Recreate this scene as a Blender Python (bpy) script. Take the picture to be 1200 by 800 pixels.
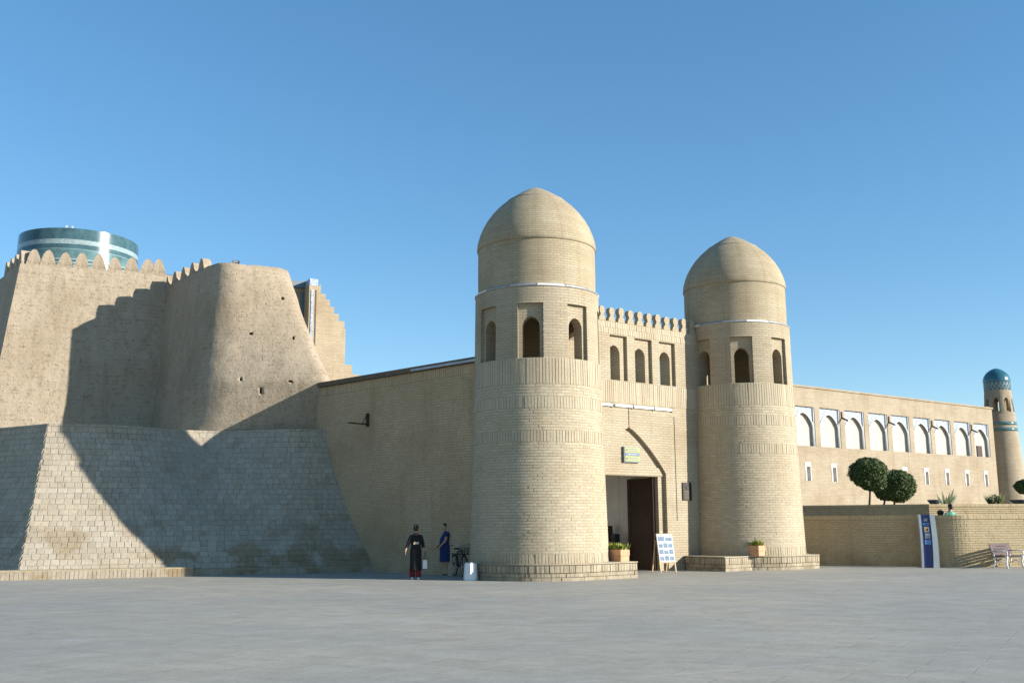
import bpy, bmesh, math, random
from mathutils import Vector, Matrix, noise, Quaternion
random.seed(7)
R = math.radians
PI = math.pi
for o in list(bpy.data.objects): bpy.data.objects.remove(o)
scene = bpy.context.scene
col = scene.collection

# ------------------------------------------------------------------ camera
F = 1200.0; PITCH = R(9.95); ROLL = R(-0.3); CAMH = 1.75
CM = Matrix.Rotation(PI/2 + PITCH, 3, 'X') @ Matrix.Rotation(ROLL, 3, 'Z')
CAM = Vector((0, 0, CAMH))
cd = bpy.data.cameras.new('camera'); cam = bpy.data.objects.new('camera', cd); col.objects.link(cam)
cam.matrix_world = Matrix.Translation(CAM) @ CM.to_4x4()
cd.sensor_width = 36.0; cd.lens = 36.0*F/1200.0; cd.clip_start = .1; cd.clip_end = 3000
scene.camera = cam
scene.render.resolution_x = 1024; scene.render.resolution_y = 682

# ------------------------------------------------------------------ sky, sun, exposure
SUN_AZ = R(18.3); SUN_EL = R(18.0)
w = bpy.data.worlds.new('World'); scene.world = w; w.use_nodes = True
wn = w.node_tree; wn.nodes.clear()
sky = wn.nodes.new('ShaderNodeTexSky'); sky.sky_type = 'NISHITA'; sky.sun_disc = False
sky.sun_elevation = SUN_EL; sky.sun_rotation = R(90) + SUN_AZ
sky.altitude = 1000; sky.air_density = 1.0; sky.dust_density = 0.0; sky.ozone_density = 3.0
bg = wn.nodes.new('ShaderNodeBackground'); bg.inputs['Strength'].default_value = 0.15
wo = wn.nodes.new('ShaderNodeOutputWorld')
gm = wn.nodes.new('ShaderNodeGamma'); gm.inputs[1].default_value = .75
hs = wn.nodes.new('ShaderNodeHueSaturation'); hs.inputs['Saturation'].default_value = 1.3; hs.inputs['Hue'].default_value = .497
wn.links.new(sky.outputs[0], gm.inputs[0]); wn.links.new(gm.outputs[0], hs.inputs['Color']); wn.links.new(hs.outputs[0], bg.inputs[0]); wn.links.new(bg.outputs[0], wo.inputs[0])
sl = bpy.data.lights.new('sun', 'SUN'); sun = bpy.data.objects.new('sun', sl); col.objects.link(sun)
sl.energy = 5.0; sl.angle = R(0.53); sl.color = (1.0, 0.955, 0.875)
TO_SUN = Vector((math.cos(SUN_AZ)*math.cos(SUN_EL), -math.sin(SUN_AZ)*math.cos(SUN_EL), math.sin(SUN_EL)))
sun.rotation_euler = (-TO_SUN).to_track_quat('-Z', 'Y').to_euler(); sun.location = (40, -20, 30)
vs = scene.view_settings
vs.view_transform = 'Standard'; vs.look = 'None'; vs.exposure = 0.92; vs.gamma = 1.0; vs.use_curve_mapping = False

# ------------------------------------------------------------------ pixel helpers (photo pixels -> directions)
def ray(u, v): return CM @ Vector(((u-600)/F, (400-v)/F, -1.0))
def gz(u, v, z=0.0):
    d = ray(u, v); return CAM + d*((z-CAMH)/d.z)
def aty(u, v, Y):
    d = ray(u, v); return CAM + d*(Y/d.y)
def onplane(u, v, p, n):
    d = ray(u, v); return CAM + d*((Vector(p)-CAM).dot(n)/d.dot(n))

# ------------------------------------------------------------------ object helpers
def tag(o, label=None, cat=None, group=None, kind=None):
    if label: o['label'] = label
    if cat: o['category'] = cat
    if group: o['group'] = group
    if kind: o['kind'] = kind
    return o
def thing(name, label, cat, loc=(0, 0, 0), rz=0, group=None):
    o = bpy.data.objects.new(name, None); o.empty_display_size = .2; col.objects.link(o)
    o.location = loc; o.rotation_euler = (0, 0, rz); tag(o, label, cat, group); return o
def linkmesh(name, me, mat, parent=None):
    o = bpy.data.objects.new(name, me); col.objects.link(o)
    if mat and not me.materials: me.materials.append(mat)
    if parent: o.parent = parent
    return o
def copy_tree(o, parent=None):
    c = o.copy(); col.objects.link(c); c.parent = parent
    for ch in o.children: copy_tree(ch, c)
    return c
def boxuv(me):
    uv = me.uv_layers.new(name='UVMap') if not me.uv_layers else me.uv_layers[0]
    V = me.vertices
    for p in me.polygons:
        n = p.normal
        if abs(n.z) > .75:
            for li in p.loop_indices:
                c = V[me.loops[li].vertex_index].co; uv.data[li].uv = (c.x, c.y)
        else:
            t = Vector((-n.y, n.x, 0)).normalized()
            for li in p.loop_indices:
                c = V[me.loops[li].vertex_index].co; uv.data[li].uv = (c.dot(t), c.z)
def cyluv(me, rr):
    uv = me.uv_layers.new(name='UVMap') if not me.uv_layers else me.uv_layers[0]
    V = me.vertices
    for p in me.polygons:
        c0 = p.center; a0 = math.atan2(c0.y, c0.x)
        rad = Vector((c0.x, c0.y, 0)).normalized(); nr = p.normal.dot(rad)
        for li in p.loop_indices:
            c = V[me.loops[li].vertex_index].co
            if abs(p.normal.z) > .97: uv.data[li].uv = (c.x, c.y); continue
            a = math.atan2(c.y, c.x)
            while a-a0 > PI: a -= 2*PI
            while a-a0 < -PI: a += 2*PI
            if abs(nr) > .4 or abs(p.normal.z) > .3: uv.data[li].uv = (a*rr, c.z)
            else: uv.data[li].uv = (math.hypot(c.x, c.y)+a0*rr, c.z)
class MB:
    def __init__(s): s.v = []; s.f = []; s.sm = []
    def add(s, vs, fs, smooth=False):
        b = len(s.v); s.v += [tuple(x) for x in vs]
        s.f += [tuple(i+b for i in f) for f in fs]; s.sm += [smooth]*len(fs); return s
    def box(s, x0, x1, y0, y1, z0, z1):
        return s.add([(x0,y0,z0),(x1,y0,z0),(x1,y1,z0),(x0,y1,z0),(x0,y0,z1),(x1,y0,z1),(x1,y1,z1),(x0,y1,z1)],
              [(3,2,1,0),(4,5,6,7),(0,1,5,4),(1,2,6,5),(2,3,7,6),(3,0,4,7)])
    def obox(s, c, ax, ay, az, hx, hy, hz):
        c = Vector(c); P = []
        for k in (-1, 1):
            for (i, j) in ((-1,-1),(1,-1),(1,1),(-1,1)): P.append(c+ax*hx*i+ay*hy*j+az*hz*k)
        return s.add(P, [(3,2,1,0),(4,5,6,7),(0,1,5,4),(1,2,6,5),(2,3,7,6),(3,0,4,7)])
    def lathe(s, prof, seg=96, cap=False, smooth=True, a0=0, a1=2*PI):
        full = abs(a1-a0-2*PI) < 1e-6; n = seg if full else seg+1
        b = len(s.v)
        for (r, z) in prof:
            for i in range(n):
                a = a0+(a1-a0)*i/seg; s.v.append((r*math.cos(a), r*math.sin(a), z))
        for k in range(len(prof)-1):
            for i in range(seg):
                j = (i+1) % n
                s.f.append((b+k*n+i, b+k*n+j, b+(k+1)*n+j, b+(k+1)*n+i)); s.sm.append(smooth)
        if cap and full:
            s.f.append(tuple(b+i for i in reversed(range(n)))); s.sm.append(False)
            m = b+(len(prof)-1)*n; s.f.append(tuple(m+i for i in range(n))); s.sm.append(False)
        return s
    def tube(s, pts, r, seg=8, caps=True):
        pts = [Vector(p) for p in pts]; rs = r if isinstance(r, (list, tuple)) else [r]*len(pts)
        b = len(s.v); ref = None
        for i, p in enumerate(pts):
            d = (pts[min(i+1, len(pts)-1)]-pts[max(i-1, 0)]).normalized()
            if ref is None: ref = d.orthogonal().normalized()
            ref = (ref-d*ref.dot(d)).normalized(); bi = d.cross(ref)
            for k in range(seg):
                a = 2*PI*k/seg; s.v.append(tuple(p+(ref*math.cos(a)+bi*math.sin(a))*rs[i]))
        for i in range(len(pts)-1):
            for k in range(seg):
                j = (k+1) % seg; s.f.append((b+i*seg+k, b+i*seg+j, b+(i+1)*seg+j, b+(i+1)*seg+k)); s.sm.append(True)
        if caps:
            s.f.append(tuple(b+k for k in reversed(range(seg)))); s.sm.append(False)
            m = b+(len(pts)-1)*seg; s.f.append(tuple(m+k for k in range(seg))); s.sm.append(False)
        return s
    def prism(s, poly, axis, a, b_):
        # poly: list of 2D points, extruded along axis 'y' (poly=x,z) or 'z' (poly=x,y)
        n = len(poly)
        mk = (lambda p, t: (p[0], t, p[1])) if axis == 'y' else (lambda p, t: (p[0], p[1], t))
        vs_ = [mk(p, a) for p in poly]+[mk(p, b_) for p in poly]
        fs = [tuple(range(n)), tuple(range(2*n-1, n-1, -1))]+[(i, i+n, (i+1) % n+n, (i+1) % n) for i in range(n)]
        return s.add(vs_, fs)
    def mesh(s, name, fix=False):
        me = bpy.data.meshes.new(name); me.from_pydata(s.v, [], s.f); me.polygons.foreach_set('use_smooth', s.sm)
        if fix:
            bm = bmesh.new(); bm.from_mesh(me); bmesh.ops.recalc_face_normals(bm, faces=bm.faces); bm.to_mesh(me); bm.free()
        me.update(); return me
    def build(s, name, mat, parent=None, fix=True, uv='box', rr=2.0):
        me = s.mesh(name, fix)
        if uv == 'box': boxuv(me)
        elif uv == 'cyl': cyluv(me, rr)
        return linkmesh(name, me, mat, parent)
def boolean(o, mb, op='DIFFERENCE'):
    c = linkmesh('cutter', mb.mesh('cutter', True), None, o.parent)
    bpy.context.view_layer.update()
    m = o.modifiers.new('b', 'BOOLEAN'); m.object = c; m.operation = op; m.solver = 'EXACT'
    dg = bpy.context.evaluated_depsgraph_get(); dg.update()
    me = bpy.data.meshes.new_from_object(o.evaluated_get(dg))
    o.modifiers.clear(); old = o.data; o.data = me; bpy.data.meshes.remove(old)
    cm = c.data; bpy.data.objects.remove(c); bpy.data.meshes.remove(cm)
def modmesh(o):
    dg = bpy.context.evaluated_depsgraph_get(); dg.update()
    me = bpy.data.meshes.new_from_object(o.evaluated_get(dg)); o.modifiers.clear(); old = o.data; o.data = me
    bpy.data.meshes.remove(old)
def arch_poly(cx, hw, z0, zs, zt, n=8, p=2.0, q_=.62):
    """pointed arch outline: legs from z0 to spring zs, apex zt"""
    P = [(cx-hw, z0), (cx+hw, z0)]
    for i in range(n+1):
        t = i/n; P.append((cx+hw*(1-t**p)**q_ if t < 1 else cx, zs+(zt-zs)*t))
    for i in range(n-1, -1, -1):
        t = i/n; P.append((cx-hw*(1-t**p)**q_, zs+(zt-zs)*t))
    return P

# ------------------------------------------------------------------ materials
class NT:
    def __init__(s, name):
        s.m = bpy.data.materials.new(name); s.m.use_nodes = True; s.t = s.m.node_tree
        s.b = s.t.nodes['Principled BSDF']; s.b.inputs['Roughness'].default_value = .9
        s.b.inputs['Specular IOR Level'].default_value = .25
    def n(s, typ, **k):
        nd = s.t.nodes.new('ShaderNode'+typ)
        for a, v in k.items():
            if a.startswith('i_'): nd.inputs[a[2:].replace('_', ' ')].default_value = v
            else: setattr(nd, a, v)
        return nd
    def l(s, a, b): s.t.links.new(a, b)
    def mapping(s, src='Object', scale=(1, 1, 1)):
        tc = s.n('TexCoord'); mp = s.n('Mapping'); mp.inputs['Scale'].default_value = scale
        s.l(tc.outputs[src], mp.inputs[0]); return mp.outputs[0]
    def noise(s, co, scale, detail=4, rough=.55):
        nd = s.n('TexNoise'); nd.inputs['Scale'].default_value = scale; nd.inputs['Detail'].default_value = detail
        nd.inputs['Roughness'].default_value = rough; s.l(co, nd.inputs['Vector']); return nd.outputs['Fac']
    def rng(s, x, a, b, c, d):
        nd = s.n('MapRange'); s.l(x, nd.inputs[0])
        for i, v in enumerate((a, b, c, d)): nd.inputs[i+1].default_value = v
        return nd.outputs[0]
    def math(s, op, a, b):
        nd = s.n('Math', operation=op)
        for i, x in enumerate((a, b)):
            if isinstance(x, (int, float)): nd.inputs[i].default_value = x
            else: s.l(x, nd.inputs[i])
        return nd.outputs[0]
    def mix(s, f, a, b, mode='MIX'):
        nd = s.n('Mix', data_type='RGBA', blend_type=mode)
        for i, x in ((0, f), (6, a), (7, b)):
            if isinstance(x, (int, float)): nd.inputs[i].default_value = x
            elif isinstance(x, tuple): nd.inputs[i].default_value = (*x, 1)
            else: s.l(x, nd.inputs[i])
        return nd.outputs[2]
    def bump(s, h, strength, dist, prev=None):
        nd = s.n('Bump'); nd.inputs['Strength'].default_value = strength; nd.inputs['Distance'].default_value = dist
        s.l(h, nd.inputs['Height'])
        if prev: s.l(prev, nd.inputs['Normal'])
        return nd.outputs[0]
    def out(s, colr, nrm=None):
        s.l(colr, s.b.inputs['Base Color'])
        if nrm: s.l(nrm, s.b.inputs['Normal'])
        return s.m
def brick_mat(name, c1, c2, mort, bw=.27, bh=.125, ms=.014, stain=(.6, .5, .38), bump=.6):
    t = NT(name); uv = t.mapping('UV'); ob = t.mapping('Object')
    b = t.n('TexBrick'); t.l(uv, b.inputs['Vector'])
    b.inputs['Scale'].default_value = 1; b.inputs['Brick Width'].default_value = bw; b.inputs['Row Height'].default_value = bh
    b.inputs['Mortar Size'].default_value = ms; b.inputs['Mortar Smooth'].default_value = .4; b.inputs['Bias'].default_value = 0
    b.inputs['Color1'].default_value = (*c1, 1); b.inputs['Color2'].default_value = (*c2, 1); b.inputs['Mortar'].default_value = (*mort, 1)
    row = t.noise(t.mapping('UV', (.5, 9, 1)), 1, 2); big = t.noise(ob, .55, 4); fine = t.noise(ob, 26, 4)
    c = t.mix(t.rng(row, .35, .65, 0, .45), b.outputs['Color'], tuple(x*.8 for x in c2))
    c = t.mix(t.rng(big, .42, .75, 0, .5), c, t.mix(1.0, c, stain, 'MULTIPLY'))
    c = t.mix(.5, c, t.mix(1.0, c, t.rng(fine, .3, .7, .75, 1.2), 'MULTIPLY'))
    run = t.noise(t.mapping('UV', (2.4, .14, 1)), 1.0, 4, .6)
    c = t.mix(t.rng(run, .52, .74, 0, .55), c, t.mix(1.0, c, (.76, .7, .62), 'MULTIPLY'))
    hgt = t.math('SUBTRACT', t.math('MULTIPLY', fine, .35), b.outputs['Fac'])
    return t.out(c, t.bump(hgt, bump, .02))
def piece_mat(name, cols, stain=None, patch=None, bumpd=.01, fscale=22, footk=.8):
    """bricks / blocks built as geometry: tone per piece"""
    t = NT(name); ob = t.mapping('Object')
    oi = t.n('ObjectInfo'); ge = t.n('NewGeometry')
    r = t.math('FRACT', t.math('ADD', oi.outputs['Random'], ge.outputs['Random Per Island']), 0)
    ramp = t.n('ValToRGB'); t.l(r, ramp.inputs[0]); el = ramp.color_ramp.elements
    el[0].position = 0; el[0].color = (*cols[0], 1); el[1].position = 1; el[1].color = (*cols[-1], 1)
    for i, cc in enumerate(cols[1:-1]): e_ = el.new((i+1)/(len(cols)-1)); e_.color = (*cc, 1)
    c = ramp.outputs[0]
    pos = ge.outputs['Position']
    fine = t.noise(pos, fscale, 5); c = t.mix(.6, c, t.mix(1.0, c, t.rng(fine, .25, .75, .7, 1.25), 'MULTIPLY'))
    if stain:
        big = t.noise(pos, .5, 4); c = t.mix(t.rng(big, .45, .72, 0, .8), c, t.mix(1.0, c, stain, 'MULTIPLY'))
        rp = t.noise(pos, .8, 2); c = t.mix(t.rng(rp, .6, .64, 0, .5), c, t.mix(1.0, c, (1.12, 1.1, 1.06), 'MULTIPLY'))
    sp_ = t.n('SeparateXYZ'); t.l(pos, sp_.inputs[0])
    mp_ = t.n('Mapping'); mp_.inputs['Scale'].default_value = (1.6, 1.6, .13); t.l(pos, mp_.inputs[0])
    run = t.noise(mp_.outputs[0], 1.3, 4, .6); c = t.mix(t.rng(run, .5, .72, 0, .5), c, t.mix(1.0, c, (.78, .72, .64), 'MULTIPLY'))
    foot = t.math('MULTIPLY', t.rng(sp_.outputs[2], .1, .9, 1, 0), t.rng(t.noise(pos, 1.7, 4), .4, .62, 0, footk)); c = t.mix(foot, c, t.mix(1.0, c, (.7, .66, .6), 'MULTIPLY'))
    if patch:
        pn = t.noise(pos, .9, 3); hz = t.n('SeparateXYZ'); t.l(pos, hz.inputs[0])
        low = t.rng(hz.outputs[2], .5, 2.6, 1, 0)
        k = t.math('MULTIPLY', t.rng(pn, .5, .6, 0, .9), low); c = t.mix(k, c, t.mix(1.0, c, patch, 'MULTIPLY'))
    return t.out(c, t.bump(fine, .5, bumpd))
def mud_mat(name, c1, c2, dark):
    t = NT(name); ob = t.mapping('Object'); st = t.mapping('Object', (1, 1, 2.6))
    big = t.noise(ob, .35, 5); mid = t.noise(ob, 2.2, 5, .65); fine = t.noise(ob, 14, 6, .7)
    v = t.n('TexVoronoi', feature='DISTANCE_TO_EDGE'); v.inputs['Scale'].default_value = 3.6; t.l(st, v.inputs['Vector'])
    wob = t.noise(ob, 5, 3)
    c = t.mix(t.rng(mid, .3, .7, 0, 1), c1, c2)
    c = t.mix(t.rng(big, .4, .7, 0, .9), c, t.mix(1.0, c, (.8, .76, .7), 'MULTIPLY'))
    run = t.noise(t.mapping('Object', (2.2, 2.2, .16)), 1.6, 5, .6)
    c = t.mix(t.rng(run, .5, .72, 0, .6), c, t.mix(1.0, c, (.78, .73, .66), 'MULTIPLY'))
    cw = t.n('TexWave', wave_type='BANDS', bands_direction='Z'); cw.inputs['Scale'].default_value = 1.7; cw.inputs['Distortion'].default_value = 1.2; cw.inputs['Detail'].default_value = 3; t.l(ob, cw.inputs['Vector'])
    c = t.mix(t.math('MULTIPLY', t.rng(cw.outputs['Fac'], .75, 1, 0, .5), t.rng(wob, .45, .6, 0, 1)), c, t.mix(1.0, c, (.7, .65, .58), 'MULTIPLY'))
    jo = t.math('MULTIPLY', t.rng(v.outputs['Distance'], 0, .05, 1, 0), t.rng(wob, .49, .64, 0, .6))
    c = t.mix(jo, c, dark)
    pit = t.rng(t.noise(t.mapping('Object', (1.3, 1.3, .8)), 12, 2), .64, .72, 0, .65)
    c = t.mix(pit, c, dark)
    h = t.math('SUBTRACT', t.math('ADD', t.math('MULTIPLY', mid, 1.0), t.math('MULTIPLY', fine, .5)), t.math('ADD', t.math('MULTIPLY', jo, .5), t.math('MULTIPLY', pit, .6)))
    return t.out(c, t.bump(h, .95, .04))
def plain(name, c, rough=.7, var=.2, scale=12, spec=.3, metal=0, bumpd=0):
    t = NT(name); t.b.inputs['Roughness'].default_value = rough; t.b.inputs['Specular IOR Level'].default_value = spec
    t.b.inputs['Metallic'].default_value = metal
    f = t.noise(t.mapping('Object'), scale, 4)
    cc = t.mix(1.0, tuple(c), t.rng(f, .25, .75, 1-var, 1+var), 'MULTIPLY')
    return t.out(cc, t.bump(f, .4, bumpd) if bumpd else None)
def leaf_mat(name, c1, c2):
    t = NT(name); t.b.inputs['Roughness'].default_value = .6
    ge = t.n('NewGeometry'); pos = t.noise(t.mapping('Object'), 3, 3)
    r = t.math('MULTIPLY', t.math('ADD', ge.outputs['Random Per Island'], pos), .5)
    t.b.inputs['Transmission Weight'].default_value = 0
    return t.out(t.mix(t.rng(r, .2, .8, 0, 1), c1, c2))

M = {}
M['brick'] = brick_mat('gate brick', (.42, .355, .25), (.38, .315, .22), (.305, .255, .175), .27, .088, .012)
M['brick_fine'] = brick_mat('dome brick', (.41, .345, .235), (.365, .30, .20), (.30, .245, .16), .24, .08, .010, bump=.5)
M['brick_piece'] = piece_mat('laid brick', [(.365, .305, .215), (.395, .33, .235), (.415, .35, .25), (.38, .32, .225), (.435, .37, .265)], (.86, .82, .75))
M['mortar'] = plain('mortar', (.315, .26, .17), .95, .2, 9, bumpd=.01)
M['plinth_piece'] = piece_mat('plinth brick', [(.30, .255, .185), (.37, .315, .23), (.41, .355, .26), (.33, .28, .2)], (.75, .7, .64))
M['side_piece'] = piece_mat('side wall brick', [(.42, .305, .185), (.44, .32, .195), (.46, .34, .21), (.43, .31, .19)], (.80, .75, .68))  # tinted warmer than the gate brick, standing in for warm bounced light
M['garden_piece'] = piece_mat('garden wall brick', [(.41, .32, .185), (.43, .335, .2), (.45, .355, .215), (.42, .325, .19)], (.86, .81, .74))
M['far_brick'] = brick_mat('madrasa brick', (.40, .33, .235), (.35, .285, .2), (.29, .24, .17), .30, .11, .012, bump=.4)
M['portal_brick'] = brick_mat('portal brick', (.46, .37, .25), (.40, .315, .21), (.33, .265, .18), .3, .12, .014, bump=.5)
M['mud'] = mud_mat('mud plaster', (.38, .31, .228), (.335, .268, .19), (.18, .135, .09))
M['block'] = piece_mat('stone block', [(.32, .275, .205), (.35, .30, .23), (.375, .325, .25), (.335, .285, .215), (.395, .345, .27)], (.86, .83, .79), (.70, .6, .46), .012, 14, .15)
M['block_core'] = plain('earth mortar', (.28, .24, .185), .95, .3, 6, bumpd=.02)
M['teal'] = plain('teal glaze', (.085, .155, .16), .20, .35, 1.2, .35)
M['teal_dark'] = plain('dark green glaze', (.05, .10, .112), .20, .35, 1.6, .35)
M['white_glaze'] = plain('white glaze', (.24, .30, .305), .20, .25, 4, .35)
M['blue_glaze'] = plain('blue glaze', (.08, .1, .3), .25, .3, 4, .6)
M['dome_teal'] = plain('turquoise dome', (.028, .11, .145), .25, .3, 3, .6)
M['pale_tile'] = plain('pale blue tile', (.30, .345, .42), .4, .5, 5)
M['plaster'] = plain('white plaster', (.62, .60, .56), .9, .08, 2)
M['grey_plaster'] = plain('niche plaster', (.42, .395, .345), .9, .08, 1.5)
M['white'] = plain('white paint', (.70, .70, .68), .5, .06, 5)
M['wood'] = plain('dark carved wood', (.045, .026, .016), .55, .4, 30, bumpd=.01)
M['roofing'] = plain('brown roof edge', (.13, .095, .065), .9, .3, 8, bumpd=.01)
M['flash'] = plain('grey flashing', (.30, .31, .33), .45, .25, 5, .4, .3)
M['dark'] = plain('dark metal', (.02, .02, .022), .45, .2, 20)
M['black'] = plain('black plastic', (.012, .012, .013), .5, .2, 20)
M['rust'] = plain('rusty iron', (.06, .03, .02), .8, .3, 30)
M['terracotta'] = plain('terracotta paint', (.52, .29, .165), .8, .12, 8)
M['silver'] = plain('brushed aluminium', (.52, .54, .56), .32, .1, 8, .5, .7)
M['navy'] = plain('navy enamel', (.018, .028, .13), .35, .1, 6, .5)
M['skyblue'] = plain('light blue print', (.12, .25, .48), .5, .1, 6)
M['amber'] = plain('amber print', (.75, .42, .09), .5, .1, 6)
M['greyprint'] = plain('grey print', (.3, .31, .33), .5, .3, 30)
M['yellow'] = plain('yellow sign', (.34, .34, .11), .5, .1, 10)
M['slate'] = plain('slate blue sign', (.13, .17, .2), .5, .1, 10)
M['poster'] = plain('white poster', (.56, .59, .62), .6, .05, 20)
M['photo'] = plain('blue grey photo', (.12, .17, .24), .5, .6, 22)
M['pine'] = plain('pale pine', (.52, .36, .19), .7, .2, 14)
M['bronze'] = plain('bronze', (.12, .09, .045), .45, .3, 20, .5, .6)
M['slat'] = plain('plum bench paint', (.06, .034, .038), .5, .15, 14)
M['bark'] = plain('bark', (.09, .065, .05), .9, .4, 30, bumpd=.02)
M['leaf'] = leaf_mat('clipped elm leaf', (.03, .055, .015), (.11, .15, .042))
M['leaf2'] = leaf_mat('shrub leaf', (.05, .075, .025), (.16, .18, .06))
M['leaf3'] = leaf_mat('bright planter leaf', (.11, .15, .02), (.33, .35, .06))
M['agave'] = plain('agave leaf', (.16, .19, .09), .6, .3, 6)
M['teal_bowl'] = plain('dark grey bowl', (.05, .06, .065), .5, .2, 6)
M['skin'] = plain('skin', (.42, .24, .16), .6, .06, 20)
M['hair'] = plain('black hair', (.012, .009, .008), .5, .3, 60)
M['blackcloth'] = plain('black cloth', (.014, .013, .014), .9, .3, 40)
M['bluecloth'] = plain('blue cloth', (.018, .03, .105), .9, .25, 20)
M['redcloth'] = plain('red patterned cloth', (.16, .018, .02), .9, .6, 30)
M['tealcloth'] = plain('green shirt', (.06, .33, .24), .9, .2, 20)
M['cream'] = plain('cream motif', (.5, .4, .26), .8, .4, 60)
M['bag'] = plain('pale bag', (.7, .64, .6), .6, .1, 20)
M['rubber'] = plain('tyre', (.02, .02, .02), .8, .2, 20)
def plaza_mat():
    t = NT('grey paving'); t.b.inputs['Roughness'].default_value = .75
    ob = t.mapping('Object'); 
    b = t.n('TexBrick'); rot = t.n('Mapping'); rot.inputs['Rotation'].default_value = (0, 0, R(31)); t.l(ob, rot.inputs[0]); t.l(rot.outputs[0], b.inputs['Vector'])
    b.inputs['Scale'].default_value = 1; b.inputs['Brick Width'].default_value = 1.2; b.inputs['Row Height'].default_value = .6
    b.inputs['Mortar Size'].default_value = .011; b.inputs['Mortar Smooth'].default_value = .3
    b.inputs['Color1'].default_value = (.388, .352, .283, 1); b.inputs['Color2'].default_value = (.35, .32, .26, 1); b.inputs['Mortar'].default_value = (.26, .25, .215, 1)
    big = t.noise(ob, .16, 6, .65); mid = t.noise(ob, 1.3, 9, .8); fine = t.noise(ob, 18, 5)
    c = t.mix(t.rng(big, .38, .6, 0, .9), b.outputs['Color'], (.30, .287, .252))
    c = t.mix(.8, c, t.mix(1.0, c, t.rng(mid, .3, .7, .74, 1.22), 'MULTIPLY'))
    c = t.mix(.7, c, t.mix(1.0, c, t.rng(fine, .3, .7, .88, 1.1), 'MULTIPLY'))
    sn = t.rng(t.noise(ob, .42, 5, .6), .6, .7, 0, .5); c = t.mix(sn, c, t.mix(1.0, c, (.8, .79, .77), 'MULTIPLY'))
    pale = t.rng(t.noise(t.mapping('Object', (.5, 1.0, 1)), .35, 6, .65), .58, .68, 0, .5); c = t.mix(pale, c, (.40, .385, .34))
    rot2 = t.n('Mapping'); rot2.inputs['Rotation'].default_value = (0, 0, R(-24)); t.l(ob, rot2.inputs[0])
    sx = t.n('SeparateXYZ'); t.l(rot2.outputs[0], sx.inputs[0])
    d = t.math('ABSOLUTE', t.math('SUBTRACT', t.math('FRACT', t.math('MULTIPLY', sx.outputs[1], 1/7.0), 0), .5), 0)
    ln = t.math('MULTIPLY', t.rng(d, 0, .006, .55, 0), t.rng(mid, .35, .6, .2, 1))
    c = t.mix(ln, c, (.44, .44, .42))
    h = t.math('SUBTRACT', t.math('ADD', t.math('MULTIPLY', fine, .3), mid), b.outputs['Fac'])
    return t.out(c, t.bump(h, .35, .012))
M['plaza'] = plaza_mat()

# ------------------------------------------------------------------ layout anchors
TL = Vector((.83, 33.25, 0)); TR = Vector((8.75, 39.4, 0))
G = (TR-TL).normalized(); N = Vector((G.y, -G.x, 0)); O = (TL+TR)/2
GRZ = math.atan2(G.y, G.x)
def gpix(u, v, t):
    P = onplane(u, v, O+N*t, N); q = P-O; return q.dot(G), P.z

# ------------------------------------------------------------------ ground
me = MB().add([(-400, -60, 0), (400, -60, 0), (400, 700, 0), (-400, 700, 0)], [(0, 1, 2, 3)])
g = me.build('plaza', M['plaza']); tag(g, kind='structure')

# ------------------------------------------------------------------ brick layers
def ring_bricks(r_of_z, z0, z1, pitch, length, proud=.012, gap=.02, a0=0, a1=2*PI, jit=.004, vgap=.006):
    mb = MB(); n = max(1, round((z1-z0)/pitch)); p = (z1-z0)/n
    for k in range(n):
        za = z0+k*p; zb = za+p-gap; ra = r_of_z(za); rb = r_of_z(zb)
        m = max(3, round((a1-a0)*ra/length)); off = (k % 2)*.5+random.uniform(-.08, .08)
        for i in range(m):
            d = proud+random.uniform(-jit, jit); da = (a1-a0)/m
            s_ = a0+(i+off)*da; e_ = s_+da-vgap/ra
            sg = 3 if e_-s_ > .07 else 1; P = []; fs = []
            tl = random.uniform(-.004, .004)
            for q in range(sg+1):
                a = s_+(e_-s_)*q/sg; c, s2 = math.cos(a), math.sin(a)
                P += [((ra-.03)*c, (ra-.03)*s2, za), ((ra+d)*c, (ra+d)*s2, za), ((rb+d+tl)*c, (rb+d+tl)*s2, zb), ((rb-.03)*c, (rb-.03)*s2, zb)]
            for q in range(sg):
                o_ = 4*q; fs += [(o_+5, o_+6, o_+2, o_+1), (o_+2, o_+6, o_+7, o_+3), (o_+4, o_+5, o_+1, o_)]
            fs += [(0, 1, 2, 3), (4*sg+3, 4*sg+2, 4*sg+1, 4*sg)]
            mb.add(P, fs)
    return mb
def path_bricks(mb, A, B, z0, z1, pitch, length, proud=.012, gap=.018, jit=.004, back=.03, vgap=.006):
    """bricks on the outer face of the vertical strip A->B (outside = right of A->B)"""
    A = Vector((A[0], A[1], 0)); B = Vector((B[0], B[1], 0)); L = (B-A).length
    if L < .03: return mb
    d = (B-A)/L; nrm = Vector((d.y, -d.x, 0)); up = Vector((0, 0, 1))
    n = max(1, round((z1-z0)/pitch)); p = (z1-z0)/n
    for k in range(n):
        x = -(k % 2)*.5*length-random.uniform(0, .05)
        while x < L:
            ln = length*random.uniform(.93, 1.07); xa = max(0, x); xb = min(L, x+ln-vgap)
            if xb-xa > .006:
                o_ = proud+random.uniform(-jit, jit)
                mb.obox(A+d*(xa+xb)/2+nrm*(o_-back)/2+up*(z0+k*p+(p-gap)/2), d, nrm, up, (xb-xa)/2, (o_+back)/2, (p-gap)/2)
            x += ln
    return mb

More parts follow.
